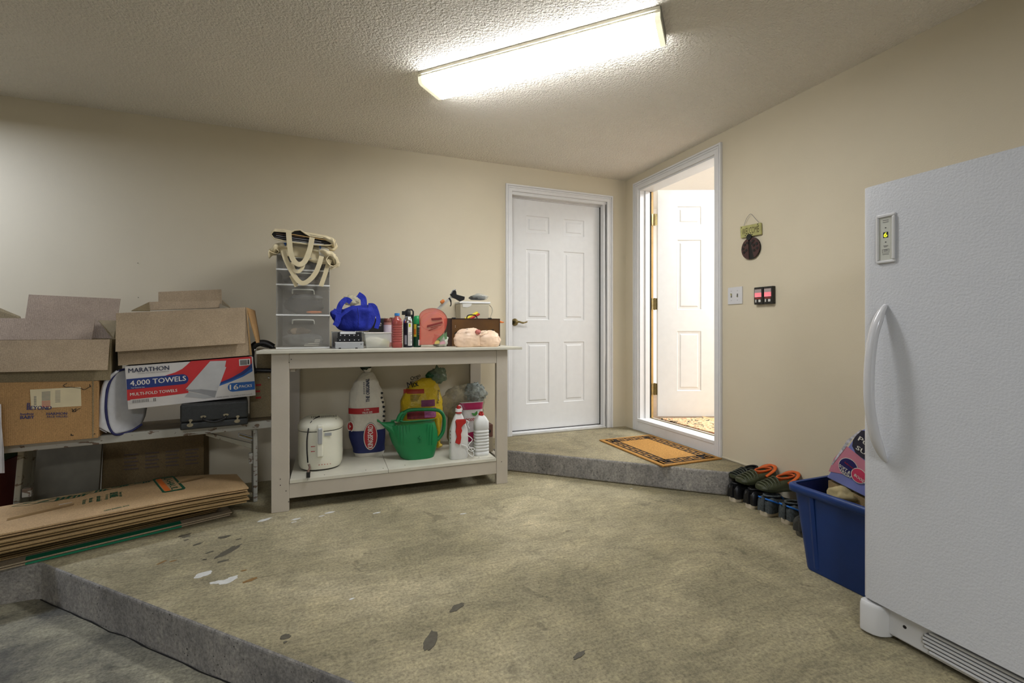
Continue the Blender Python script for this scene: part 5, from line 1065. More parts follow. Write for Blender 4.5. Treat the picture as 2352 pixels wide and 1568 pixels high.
# hard black case on the bench
def oc(u, v, d=0.0): return atp(u, v, p0+D_*(-.01+d)+E_*0, A0)
qc = [oc(413.3, 988), oc(570, 978.7), oc(571, 918), oc(412.6, 929)]
m_case = M('black_leatherette', (40, 42, 42), rough=.5, var=.2, scale=60, bump=.4, bs=220); m_cas2 = M('tarnished_nickel', (150, 140, 116), rough=.4, metal=.8, var=.3, scale=60)
cs = root('hard_case', 'black hard-sided case with tarnished latches under the paper towel carton', 'case', tuple((qc[0]+qc[1])/2+D_*.1)); qc[0].z = qc[1].z = BZ+.001
zt3 = (qc[2].z+qc[3].z)/2-.003; qc[2].z = qc[3].z = zt3
sm = BZ+.001+(zt3-BZ)*.28
def lvl(a, z): return V(a.x, a.y, z)
ca, cbb = qc[0], qc[1]
mb = MB(); mb.hexa([lvl(ca, BZ+.001), lvl(cbb, BZ+.001), lvl(cbb, sm-.001), lvl(ca, sm-.001)], D_*.20, m_case); mb.build('base', cs, bevel=.008, seg=3)
mb = MB(); mb.hexa([lvl(ca, sm+.001), lvl(cbb, sm+.001), lvl(cbb, zt3), lvl(ca, zt3)], D_*.20, m_case); mb.build('lid', cs, bevel=.010, seg=3)
for t in (.14, .83):
    p = ca.lerp(cbb, t); mb = MB(); n_ = -D_
    mb.disc(lvl(p, sm-.014), n_, .015, m_cas2, .004, 14, .010); mb.disc(lvl(p, sm+.012)+E_*.003, n_, .009, m_cas2, .004, 12, .007)
    mb.hexa([lvl(p, sm-.014)-E_*.004+n_*.006, lvl(p, sm-.014)+E_*.004+n_*.006, lvl(p, sm+.014)+E_*.006+n_*.006, lvl(p, sm+.014)-E_*.001+n_*.006], D_*.005, m_cas2); mb.build('latch', cs, kind='stuff')
mb = MB(); a = ca.lerp(cbb, .33)-D_*.004; b = ca.lerp(cbb, .66)-D_*.004; zz = sm+.024
mb.tube(bez([lvl(a, zz), lvl(a, zz-.012)-D_*.02+E_*.006, lvl(a.lerp(b, .5), zz-.026)-D_*.024, lvl(b, zz-.012)-D_*.02-E_*.006, lvl(b, zz)], 6), .0055, m_black, 8); mb.build('handle', cs)
for q in (a, b): mb = MB(); mb.disc(lvl(q, zz+.004), -D_, .014, m_cas2, .004, 12, .007); mb.build('handle_mount', cs)
# collapsed mesh laundry hamper
m_mesh = M('white_mesh_fabric', (198, 198, 200), rough=.7, var=.05, scale=40, alpha=.93, bump=.3, bs=500); m_pipe = M('navy_piping', (34, 36, 84), rough=.6, var=.1)
hp_ = root('mesh_hamper', 'folded white mesh hamper with navy piping between the two stacks of cartons', 'hamper', tuple(atz(285, 995, BZ)))
def oh(u, v, d=0.0): return atp(u, v, p0+D_*(.05+d), A0)
mb = MB()
def f(a_, b_):    # b_ along height, a_ round the front
    L_ = bez([oh(272, 850), oh(250, 880), oh(243, 925), oh(246, 965), oh(262, 997)], 6); R_2 = bez([oh(292, 846, .05), oh(330, 870, .12), oh(338, 915, .14), (oh(334, 955, .14)), oh(318, 984, .10)], 6)
    i = min(int(b_*(len(L_)-1)+.5), len(L_)-1); p = L_[i].lerp(R_2[i], a_); return p-D_*.012*math.sin(PI*a_)*(.4+.6*math.sin(PI*min(1, b_*1.1)))
mb.grid(f, 10, 16, m_mesh); mb.build('mesh_panel', hp_, solid=.002)
mb = MB()
def f(a_, b_):
    L_ = bez([oh(268, 850, -.005), oh(240, 872, -.01), oh(228, 915, -.01), oh(226, 945, -.01), oh(215, 972, -.01)], 6); R_2 = bez([oh(274, 852), oh(250, 882), oh(243, 925), oh(246, 965), oh(262, 997)], 6)
    i = min(int(b_*(len(L_)-1)+.5), len(L_)-1); return L_[i].lerp(R_2[i], a_)-D_*.02*math.sin(PI*a_)
mb.grid(f, 6, 16, m_mesh); mb.build('mesh_panel', hp_, solid=.002)
for l in ([(288, 847), (268, 855), (250, 882), (243, 925), (246, 965), (254, 988), (268, 998), (300, 990), (326, 974)], [(272, 851), (248, 870), (236, 895), (234, 925), (232, 948)], [(262, 860), (247, 882), (238, 915), (233, 950)]):
    mb = MB(); mb.tube(bez([oh(u, v, -.008+max(0, (u-262)*.0013)) for u, v in l], 5), .006, m_pipe, 7); mb.build('piping', hp_)
mb = MB(); mb.tube(bez([oh(215, 972, -.012), oh(228, 984, -.014), oh(245, 993, -.014)], 4), .003, m_mesh, 6); mb.build('hem', hp_)
# brown carton at the right end of the bench with a black wire-framed thing on it
r = root('small_brown_carton', 'brown carton with red print in the dark gap beside the workbench leg', 'carton', tuple(bq(-.06, .2, BZ)))
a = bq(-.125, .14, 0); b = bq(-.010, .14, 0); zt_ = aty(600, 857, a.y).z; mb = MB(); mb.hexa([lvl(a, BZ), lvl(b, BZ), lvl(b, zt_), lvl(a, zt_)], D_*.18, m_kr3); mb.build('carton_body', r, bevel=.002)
mb = MB(); 
for z, w_ in ((.70, .03), (.66, .025), (.62, .03)): q = lvl(a, z)-D_*.001+E_*.030; mb.hexa([q, q+E_*w_, q+E_*w_+V(0, 0, .012), q+V(0, 0, .012)], D_*.0008, m_redk)
mb.build('print', r, kind='stuff')
r = root('black_frame_cart', 'black tubular frame with a chrome knob behind the left end of the workbench top', 'cart', (a.x+.05, a.y+.07, zt_))
ya = a.y-.02
mb = MB(); mb.tube(bez([aty(*q, ya) for q in [(583, 858), (577, 835), (577, 808), (584, 793), (600, 787), (614, 789), (628, 797)]], 5), .020, m_black, 10); mb.build('upright', r)
mb = MB(); mb.tube(bez([aty(*q, ya) for q in [(597, 792), (612, 796), (632, 798)]], 4), .006, m_black, 8); mb.build('rail', r)
mb = MB(); mb.tube([aty(580, 850, ya), aty(632, 851, ya)], .014, m_black, 8); mb.build('crossbar', r)
mb = MB(); mb.prism([aty(*q, ya+.03) for q in [(590, 846), (640, 846), (640, 800), (590, 800)]], (0, .01, 0), m_kr3); mb.build('backing', r)
for q in ((585, 804), (617, 867)): mb = MB(); crumple(mb, aty(*q, ya-.02), .006, .006, .009, m_chrome, 1, .2, 8, 6); mb.build('knob', r)

# under the bench: dark banded carton, red tote and white papers at the left
r = root('dark_top_carton', 'large brown carton with a dark printed top band, in the shade under the bench', 'carton', tuple(atz(350, 1125, 0)))
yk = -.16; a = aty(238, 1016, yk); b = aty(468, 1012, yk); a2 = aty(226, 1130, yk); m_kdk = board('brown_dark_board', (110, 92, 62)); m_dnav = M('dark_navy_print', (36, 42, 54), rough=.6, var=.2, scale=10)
zt_ = .455; q = [V(a.x-.015, yk, 0.001), V(b.x, yk, .001), V(b.x, yk, zt_), V(a.x, yk, zt_)]
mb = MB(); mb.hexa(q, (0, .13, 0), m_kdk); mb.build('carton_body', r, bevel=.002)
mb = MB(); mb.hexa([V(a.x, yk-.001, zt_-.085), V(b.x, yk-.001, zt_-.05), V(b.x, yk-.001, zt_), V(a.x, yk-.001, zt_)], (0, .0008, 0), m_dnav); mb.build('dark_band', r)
mb = MB(); mb.hexa([V(a.x+.005, yk-.002, zt_-.025), V(a.x+.12, yk-.002, zt_-.022), V(a.x+.12, yk-.002, zt_-.002), V(a.x+.005, yk-.002, zt_-.004)], (0, .0008, 0), m_redk); mb.build('red_print', r)
mb = MB()
for k in range(4):
    for j in range(5): x = a.x+.10+k*.105; mb.hexa([V(x, yk-.0015, .20+j*.022), V(x+.07-.01*(j % 2), yk-.0015, .20+j*.022), V(x+.07-.01*(j % 2), yk-.0015, .208+j*.022), V(x, yk-.0015, .208+j*.022)], (0, .0008, 0), M('faded_print', (84, 70, 62), var=0))
mb.build('faded_print', r, kind='stuff')
r = root('shade_panel', 'dull grey-brown panel added under the left half of the bench to give its shade', 'board', (-3.75, -.2, 0))
a = aty(45, 1100, -.21); b = aty(231, 1100, -.21); c_ = aty(236, 1020, -.21); mb = MB(); mb.hexa([V(a.x, -.21, .001), V(b.x-.015, -.21, .001), V(c_.x, -.21, .447), V(a.x, -.21, .447)], (0, .02, 0), M('shade_panel_tone', (112, 106, 90), rough=.8, var=.08)); mb.build('board', r, bevel=.002)  # added panel, its dark tone stands for shade on the wall behind
r = root('dark_red_box', 'dark red box on the floor left of the bench leg', 'box', (-4.35, -.5, 0)); mb = MB(); mb.box(-4.6, -.36, 0.001, -4.22, -.1, .34, M('dark_red_board', (92, 30, 20), rough=.7, var=.1)); mb.build('body', r, bevel=.004)
mb = MB(); mb.box(-4.6, -.36, .342, -4.2, -.1, .46, M('dark_green_cloth', (40, 56, 34), rough=.9, var=.3, scale=10)); mb.build('cloth_top', r, bevel=.03, seg=3)
r = root('hanging_papers', 'white papers hanging at the left end of the bench', 'paper', (-3.95, -.78, .3)); m_pap = M('white_paper', (206, 204, 206), rough=.7, var=.05)
for k in range(3):
    y = -.74-.012*k; mb = MB(); mb.prism([aty(*q, y) for q in [(-40, 925), (2-k, 928), (3, 975), (8-2*k, 1030), (10-3*k, 1086), (-40, 1088)]][::1], (0, .002, 0), m_pap); mb.build('sheet', r)

# ---- flattened cartons leaning in a stack at the edge of the slab
ST = math.radians(22); SE = V(math.cos(ST), math.sin(ST), 0); SD = V(-math.sin(ST), math.cos(ST), 0)
m_f1 = board('flat_board_light', (182, 152, 112)); m_f2 = board('flat_board_mid', (150, 124, 84)); m_f3 = board('flat_board_dark', (118, 98, 64)); m_f4 = board('flat_board_pale', (176, 158, 130)); m_gp = M('green_print', (20, 128, 90), rough=.6, var=.06, scale=12); m_gd = M('dark_green_print', (26, 84, 60), rough=.6, var=.1, scale=40); m_or = M('orange_print', (222, 116, 50), rough=.6, var=.05)
specs = [  # label, z0, z1, front-right sight, left pull, depth, materials, angle offset
 ('bottom flattened carton with a green printed edge', .000, .022, (533, 1175), 1.36, .40, m_f4, 0, -.00),
 ('flattened carton with a torn yellowish edge, second from the bottom of the stack', .023, .044, (500, 1167), 1.36, .40, m_f2, .0, 0),
 ('flattened carton third from the bottom, its right end set well back', .045, .068, (378, 1186), 1.24, .40, m_f3, 0, 0),
 ('dark flattened carton in the middle of the stack', .069, .094, (526, 1149), 1.36, .40, m_f3, -.01, 0),
 ('flattened carton third from the top, with a bent edge', .095, .122, (573, 1139), 1.40, .44, m_f2, -.03, 0),
 ('flattened carton directly under the top one', .123, .148, (573, 1127), 1.40, .45, m_f2, -.034, 0),
 ('top flattened carton with green and orange printed emblem', .150, .176, (571, 1114), 1.40, .46, m_f1, -.038, 0)]
def layer(fr_, wdt, dep_, z, th_, m, mb, sagf=0):
    # thin board, curved a little along its length
    n = 10; top = []; bot = []
    for i in range(n+1):
        t = i/n; c = fr_-E2*(wdt*t)+V(0, 0, z-.0)
        dd = dep_-max(0, (.16-t)/.16)*.14*(dep_ > .42)
        dz = -.012*max(0, (.28-t)/.28)**1.5*sagf
        top.append((c+V(0, 0, th_+dz), c+D2*dd+V(0, 0, th_+dz))); bot.append((c+V(0, 0, dz), c+D2*dd+V(0, 0, dz)))
    for i in range(n):
        mb.face([top[i+1][0], top[i][0], top[i][1], top[i+1][1]], m); mb.face([bot[i][0], bot[i+1][0], bot[i+1][1], bot[i][1]], m)
        mb.face([bot[i+1][0], bot[i][0], top[i][0], top[i+1][0]], m); mb.face([bot[i][1], bot[i+1][1], top[i+1][1], top[i][1]], m)
    mb.face([bot[0][0], bot[0][1], top[0][1], top[0][0]], m); mb.face([bot[n][1], bot[n][0], top[n][0], top[n][1]], m)
sheets = []
for lab, z0, z1, (u, v), wd_, dp_, m, da, _ in specs:
    E2 = V(math.cos(ST+da), math.sin(ST+da), 0); D2 = V(-E2.y, E2.x, 0); p = atz(u, v, z1); p.z = 0
    r = root('flattened_carton', lab, 'carton', tuple(p-E2*.6+D2*.2+V(0, 0, z0)), group='flattened cartons stacked by the slab edge'); sheets.append(r)
    sg = 1.0 if z0 > .06 else 0
    h = (z1-z0); mb = MB(); layer(p, wd_, dp_, z1-h*.30, h*.30-.0005, m, mb, sg); mb.build('upper_panel', r)
    mb = MB(); layer(p-E2*random.uniform(.004, .02)+D2*(.005 if z0 else .0), wd_-.01, dp_, z0+h*.22, h*.26, m, mb, sg); mb.build('lower_panel', r)
    if z0 == 0:
        sa = (atz(58, 1286, z1)-p).dot(E2); sb = (atz(416, 1200, z1)-p).dot(E2); o_ = p+V(0, 0, 0)
        def gq(s_, d_, z_): q_ = o_+E2*s_+D2*d_; return V(q_.x, q_.y, z_)
        mb = MB(); mb.face([gq(sa, .002, z1+.0006), gq(sb, .002, z1+.0006), gq(sb, .050, z1+.0006), gq(sa, .050, z1+.0006)], m_gp); mb.face([gq(sa, -.0008, z0+.003), gq(sb, -.0008, z0+.003), gq(sb, -.0008, z0+.013), gq(sa, -.0008, z0+.013)], m_gp); mb.build('green_print', r, kind='stuff')
zt_ = .1768
E2 = V(math.cos(ST-.038), math.sin(ST-.038), 0); D2 = V(-E2.y, E2.x, 0)
def s6(x, y, l=0): q = atz(300+x/7.84, 1060+y/7.84, zt_-.002+l); return q
tp = sheets[-1]
mb = MB()
def ring(l_out, l_in, m, lf=.0012):
    n = len(l_out)
    for i in range(n): mb.face([s6(*l_out[i], lf), s6(*l_out[(i+1) % n], lf), s6(*l_in[(i+1) % n], lf), s6(*l_in[i], lf)], m)
ring([(395, 325), (420, 308), (745, 258), (785, 265), (990, 470), (975, 490), (620, 555), (575, 552)], [(435, 330), (450, 320), (735, 273), (755, 278), (930, 470), (925, 478), (625, 535), (605, 530)], m_gd); mb.build('green_border', tp)
mb = MB(); mb.face([s6(x, y, .0012) for x, y in [(450, 318), (540, 302), (718, 505), (712, 520), (630, 533), (612, 520)]], m_or); mb.build('orange_block', tp)
A = s6(590, 305, .0012); B_ = s6(745, 505, .0012); ux = (B_-A); ux.z = 0; w_ = ux.length; T = s6(735, 285, .0012); uz = V(-ux.y, ux.x, 0).normalized()
mb = MB(); mb.text('U-HAUL', A, ux, uz, w_*1.0, abs((T-A).dot(uz))*.85, m_gd, 0, .03); mb.build('lettering', tp)
def s7(u, v): return atz(u, v, zt_-.001)
def line6(body, bl, br, h, bold=.02, m=None):
    A = s7(*bl); B_ = s7(*br); ux = B_-A; w_ = ux.length; ux.normalize(); uz = V(-ux.y, ux.x, 0); mb = MB(); mb.text(body, A, ux, uz, w_, h, m or m_gd, .0005, bold); mb.build('lettering', tp)
line6('DISH BARREL BOX', (240, 1174), (298, 1161), .018)
for (u, v), t, h in [((272, 1130), 'Sleep tight', .016), ((252, 1132), 'DISH BARREL', .034), ((240, 1136), 'For storage', .018), ((222, 1140), 'unbreakable', .022), ((205, 1144), 'this side', .018), ((190, 1148), 'boxes', .018)]:
    A = s7(u, v); ux = (-D2); uz = E2; mb = MB(); mb.text(t, A, ux, uz, .10 if len(t) > 9 else .08, h, m_gd, .0005, .03); mb.build('lettering', tp)
mb = MB(); m_grl = m_gd
for (u, v, s_, fill) in [(328, 1108, .035, 1), (302, 1112, .04, 0), (276, 1117, .035, 1), (250, 1122, .045, 0), (218, 1129, .05, 1), (186, 1134, .045, 0), (168, 1141, .05, 1), (128, 1147, .06, 1), (95, 1150, .06, 0), (70, 1156, .06, 0)]:
    c = s7(u, v); c.z = zt_+.0002; q = [c+E2*s_*1.1, c+D2*s_*.55, c-E2*s_*1.1, c-D2*s_*.55]
    if fill:
        for k in range(3): o_ = E2*(k-1)*s_*.35; mb.face([c+o_+E2*s_*.5-D2*s_*.4, c+o_+E2*s_*.62+D2*s_*.3, c+o_+E2*s_*.42+D2*s_*.3, c+o_+E2*s_*.28-D2*s_*.4], m_grl)
    for i in range(4): a, b = q[i], q[(i+1) % 4]; n_ = (b-a).normalized().cross(V(0, 0, 1))*.0018; mb.face([a-n_, b-n_, b+n_, a+n_], m_grl)
mb.build('diamond_print', tp, kind='stuff')
mb = MB(); a = s7(15, 1196); b = s7(170, 1160); q = [a, b, b+D2*.03, a+D2*.035]; mb.face([V(p.x, p.y, zt_+.0003) for p in q], m_tape); a = s7(410, 1110); b = s7(470, 1096); mb.face([V(p.x, p.y, zt_+.0003-.001) for p in (a, b, b+D2*.03, a+D2*.03)], m_tape)
mb.build('tape', tp, kind='stuff')
mb = MB(); a = s7(135, 1160); mb.prism([V(p.x, p.y, zt_+.001) for p in (a, a+E2*.05+D2*.004, a+E2*.045+D2*.008, a+D2*.006)], (0, 0, -.0005), m_label); mb.build('torn_spot', tp)
# ------------------------------------------------------------------ white upright freezer
m_fz = M('freezer_white', (206, 207, 210), rough=.34, var=.01, bump=.8, bs=150, dist=.0016); m_fzs = M('freezer_trim', (208, 207, 205), rough=.35, var=.01)
XF_ = -.82; Y0 = -2.578; Y1 = -3.40; ZT_ = 1.557
fz_ = root('upright_freezer', 'tall white upright freezer with a long curved handle against the right wall', 'freezer', (-.44, (Y0+Y1)/2, 0))
mb = MB(); mb.box(XF_+.075, Y0+.004, .06, -.06, Y1-.004, ZT_-.012, m_fzs); mb.build('cabinet', fz_, bevel=.008)
mb = MB(); mb.box(XF_+.066, Y0+.010, .125, XF_+.075, Y1-.01, ZT_-.012, M('grey_gasket', (120, 120, 118), rough=.6)); mb.build('gasket', fz_)
mb = MB(); prof = []       # door: plan outline with softly rounded front edges
pl = [(XF_+.065, Y0), (XF_+.022, Y0), (XF_+.010, Y0-.004), (XF_+.003, Y0-.014), (XF_, Y0-.03), (XF_-.004, Y0-.12), (XF_-.006, (Y0+Y1)/2), (XF_-.004, Y1+.12), (XF_, Y1+.03), (XF_+.01, Y1+.004), (XF_+.022, Y1), (XF_+.065, Y1)]
mb.loft([[V(x, y, z) for x, y in pl] for z in (.119, .122, .14, ZT_-.02, ZT_-.004, ZT_)][1:-1], m_fz, (True, True)); mb.build('door', fz_)
mb = MB(); hy = Y0-.072; hz0, hz1 = .615, 1.140
pts = [(XF_-.002, hy-.004, hz1), (XF_-.022, hy+.000, hz1-.03), (XF_-.045, hy+.008, hz1-.10), (XF_-.058, hy+.012, (hz0+hz1)/2+.06), (XF_-.060, hy+.012, (hz0+hz1)/2-.06), (XF_-.045, hy+.006, hz0+.10), (XF_-.022, hy-.002, hz0+.03), (XF_-.002, hy-.006, hz0)]
bp_ = bez(pts, 6); K = len(bp_); mb.tube(bp_, [.007+.0095*min(1, 5*i/K, 5*(K-1-i)/K) for i in range(K)], M('handle_white', (206, 205, 206), rough=.25, var=0, coat=.3), 14, sq=.8); mb.build('handle', fz_)
# display
dy0, dy1, dz0, dz1 = -2.629, -2.686, 1.281, 1.446
mb = MB()
for k, (a, b) in enumerate([((0, 0), (.008, None)),]): pass
xa = XF_-.009
mb.box(XF_, dy0, dz1-.010, xa, dy1, dz1, m_fzs); mb.box(XF_, dy0, dz0, xa, dy1, dz0+.010, m_fzs); mb.box(XF_, dy0, dz0+.01, xa, dy0-.007, dz1-.01, m_fzs); mb.box(XF_, dy1+.010, dz0+.01, xa-.002, dy1, dz1-.01, m_fzs); mb.build('display_frame', fz_, bevel=.003)
mb = MB(); mb.box(XF_, dy0-.007, dz0+.01, XF_-.0045, dy1+.01, dz1-.01, M('display_panel', (196, 196, 184), rough=.4, var=0)); dp = mb.build('display_panel', fz_)
xs = XF_-.0048; ym = (dy0-.007+dy1+.010)/2
def dbox(mb, y, z, w_, h_, m, l=0): mb.box(xs-l, y+w_/2, z-h_/2, xs-.0003-l, y-w_/2, z+h_/2, m)
mb = MB(); dbox(mb, ym, 1.376, .015, .019, m_ink); mb.build('digit_window', dp)
mb = MB(); mb.text('6', (xs-.0005, ym+.005, 1.3685), (0, -1, 0), (0, 0, 1), .010, .015, M('lit_digit', (226, 236, 40), emit=1.2, var=0), .0003, .03); mb.build('digit', dp)
mb = MB()
for z, w_ in ((1.425, .018), (1.419, .018), (1.340, .014), (1.336, .010), (1.326, .012), (1.322, .012)): dbox(mb, ym, z, w_, .0016, m_ink2)
for z in (1.400, 1.352): dbox(mb, ym, z, .004, .003, m_ink)
for a, b, c, d in ((0, 1.328, .02, .0006), (0, 1.316, .02, .0006), (.010, 1.322, .0006, .012), (-.010, 1.322, .0006, .012)): dbox(mb, ym+a, b, c, d, m_ink2)
dbox(mb, ym, 1.311, .020, .0014, m_ink2); mb.build('display_print', dp, kind='stuff')
# foot grille
mb = MB(); mb.box(XF_+.030, Y0-.02, .020, XF_+.075, Y1+.002, .116, m_fzs); mb.build('kick_plate', fz_, bevel=.006)
mb = MB(); 
cap_ = [(XF_+.07, Y0+.004), (XF_-.004, Y0+.004), (XF_-.010, Y0+.0), (XF_-.012, Y0-.02), (XF_-.008, Y0-.042), (XF_+.004, Y0-.058), (XF_+.020, Y0-.066), (XF_+.034, Y0-.070), (XF_+.07, Y0-.072)]
mb.loft([[V(x+ (.006 if z > .1 else 0), y, z) for x, y in cap_] for z in (.008, .014, .098, .112)], m_fzs, (True, True)); mb.build('foot_cover', fz_, bevel=.003)
mb = MB(); mb.disc((XF_+.0298, Y0-.115, .072), (-1, 0, 0), .0055, m_dark, .0006, 14, .0055); mb.build('screw_hole', fz_)
ys, ye = Y0-.165, Y1+.16
ol = [(ys-.045*(1-math.cos(PI/2*i/6))+0, 0) for i in range(7)]
mb = MB(); pv = []
for i in range(9): t = PI/2+PI*i/8; pv.append(V(XF_+.0292, ys-.042-.042*math.cos(t)*1.0, .066+.036*math.sin(t)))
pv2 = [V(XF_+.0292, 2*((ys+ye)/2)-p.y, p.z) for p in pv]
mb.prism(pv+pv2[::-1], (.0006, 0, 0), M('grille_recess', (120, 120, 120), rough=.6, var=0)); mb.build('grille_recess', fz_)
for k in range(6):
    z = .036+k*.012; hw = math.sqrt(max(.036**2-(z-.066)**2, .0002))*1.1; mb = MB(); mb.box(XF_+.022, ys-.042+hw*1.0, z-.0035, XF_+.029, ye+.042-hw, z+.0035, m_fzs); mb.build('grille_slat', fz_, bevel=.0015)
mb = MB(); mb.disc((XF_+.0005, Y0-.0, 0), (0, 0, 1), .001, m_dark, .001)
# door hinge dot on the side
mb = MB(); mb.disc((XF_+.03, Y0+.0005, .962), (0, 1, 0), .005, m_black, .002); mb.build('door_stop', fz_)

# ------------------------------------------------------------------ blue bin with a detergent carton
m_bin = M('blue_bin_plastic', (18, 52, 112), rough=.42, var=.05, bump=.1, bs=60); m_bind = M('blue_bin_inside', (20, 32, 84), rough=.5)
bn = root('recycling_bin', 'blue plastic recycling bin on the floor beside the freezer', 'bin', (-.36, -2.36, 0))
bx0, bx1, by0, by1 = -.600, -.16, -2.203, -2.545      # floor rectangle
def rbx(x0, x1, y0, y1, z, r=.03, n=4):
    out = []
    for cx_, cy_, a in ((x0+r, y0-r, PI/2), (x0+r, y1+r, PI), (x1-r, y1+r, 3*PI/2), (x1-r, y0-r, 0)):
        for i in range(n+1): t = a+PI/2*i/n; out.append(V(cx_+r*math.cos(t), cy_+r*math.sin(t), z))
    return out
t = .036; zr = .365
mb = MB(); g = lambda k, z: rbx(bx0-t*k, bx1+t*k, by0+t*k, by1-t*k*.3, z)
mb.loft([g(0, .002), g(.05, .012), g(1, zr)], m_bin, (True, False)); gi = lambda k, z: rbx(bx0-t*k+.004, bx1+t*k-.004, by0+t*k-.004, by1-t*k*.3+.004, z)
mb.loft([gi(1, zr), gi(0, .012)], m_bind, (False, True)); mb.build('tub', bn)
mb = MB(); 
def rim(e, z): return rbx(bx0-t-e, bx1+t+e, by0+t+e, by1-t*.3-e, z)
mb.loft([rim(-.004, zr+.006), rim(.006, zr+.008), rim(.014, zr+.003), rim(.016, zr-.006), rim(.014, zr-.026), rim(.010, zr-.028), rim(.002, zr-.022), rim(-.004, zr+.006)], m_bin, (False, False)); mb.build('rim', bn)
for y in (by0-.055,): mb = MB(); mb.loft([[V(bx0-.002, y+.012, .02), V(bx0-.008, y, .02), V(bx0-.002, y-.012, .02)], [V(bx0-t-.002, y+.012, zr-.03), V(bx0-t-.008, y, zr-.03), V(bx0-t-.002, y-.012, zr-.03)]], m_bin, close=False, smooth=False); mb.build('rib', bn)
mb = MB(); p = V(bx0-.030, by0-.075, .338); mb.disc((bx0-.034, by0-.06, .33), (-1, 0, 0), .003, m_dark, .001); mb.build('rivet', bn)
# detergent carton, tilted
m_dpu = M('lilac_carton', (128, 136, 196), rough=.5, var=.1, scale=8); m_dpk = M('pink_carton', (206, 130, 150), rough=.5, var=.15, scale=8); m_dnv = M('navy_dot', (34, 30, 92), rough=.5, var=0)
XD = -.50
def dq(u, v, x=XD): return atx(u, v, x)
dc = root('detergent_carton', 'pink and lilac printed carton tipped in the blue bin', 'carton', tuple(dq(1960, 1090)))
q = [dq(1899, 1096), dq(2010, 1152), dq(2040, 930), dq(1979-6, 990)]; q[2] = q[3]+(q[1]-q[0])
mb = MB(); mb.hexa(q, (.16, 0, .03), m_dpu); mb.build('carton_body', dc, bevel=.003)
def dpoly(nm, l, m, lf=.001): mb = MB(); mb.face([dq(*a)+V(-lf, 0, 0) for a in l], m); return mb.build(nm, dc)
dpoly('pink_print', [(1904, 1082), (1916, 1052), (1943, 1022), (1990, 1060), (1990, 1098), (1960, 1092), (1925, 1086)], m_dpk, .0015)
dpoly('dark_print', [(1958, 1024), (1960, 1010), (1968, 998), (1979, 988), (1995, 990), (1995, 1060), (1979, 1050), (1966, 1040)], M('charcoal_print', (44, 42, 58), var=0), .002)
dpoly('white_edge', [(1947, 1010), (1979, 985), (1979, 989), (1955, 1012), (1912, 1068), (1910, 1066)], M('white_dashes', (190, 188, 196), rough=.5, var=.5, scale=70), .0025)
def ddisc(nm, u, v, r1, m, lf): c = dq(u, v); mb = MB(); mb.face([c+V(-lf, math.cos(2*PI*i/24)*r1, math.sin(2*PI*i/24)*r1) for i in range(24)], m); mb.build(nm, dc)
ddisc('round_emblem', 1949, 1073, .0405, m_wink, .003); ddisc('round_emblem', 1949, 1073, .038, m_dnv, .0035); ddisc('round_emblem', 1974, 1092, .032, m_wink, .004); ddisc('round_emblem', 1974, 1092, .029, M('rose_dot', (206, 62, 96), var=0), .0045)
def dtext(body, u, v, w_, h_, m, rot=-.45, lf=.005): c = dq(u, v); ux = V(0, -math.cos(rot), math.sin(rot)); uz = V(0, math.sin(rot), math.cos(rot)); mb = MB(); mb.text(body, c+V(-lf, 0, 0), ux, uz, w_, h_, m, 0, .04); mb.build('lettering', dc)
dtext('SOFT &', 1928, 1070, .050, .013, m_wink); dtext('FRESH', 1931, 1081, .046, .013, m_wink); dtext('febreze', 1941, 1062, .042, .007, m_redk); dtext('BOOST', 1963, 1092, .05, .012, m_wink); dtext('SU', 1967, 1030, .04, .018, m_wink); dtext('Pu', 1972, 1010, .035, .02, m_wink)
mb = MB(); e = (q[1]-q[0]); a = q[0]+V(.004, -.004, -.012); mb.hexa([a+V(0, 0, -.04), a+e+V(0, 0, -.045), a+e, a+V(0, 0, 0)], (.14, 0, .0), board('torn_board', (150, 128, 92))); mb.build('torn_bottom', dc)
r = root('crumpled_paper', 'crumpled tan paper inside the blue bin', 'paper', tuple(dq(1896, 1125, -.45))); mb = MB(); crumple(mb, V(-.47, -2.30, .33), .06, .06, .05, M('tan_paper', (176, 160, 118), rough=.8, var=.15), 5, .5); mb.build('paper', r)
r = root('folded_boards', 'folded cardboard scraps under the detergent carton in the bin', 'carton', (-.4, -2.4, .2)); mb = MB(); mb.box(-.56, -2.50, .02, -.22, -2.33, .30, m_kr3); mb.build('board', r)

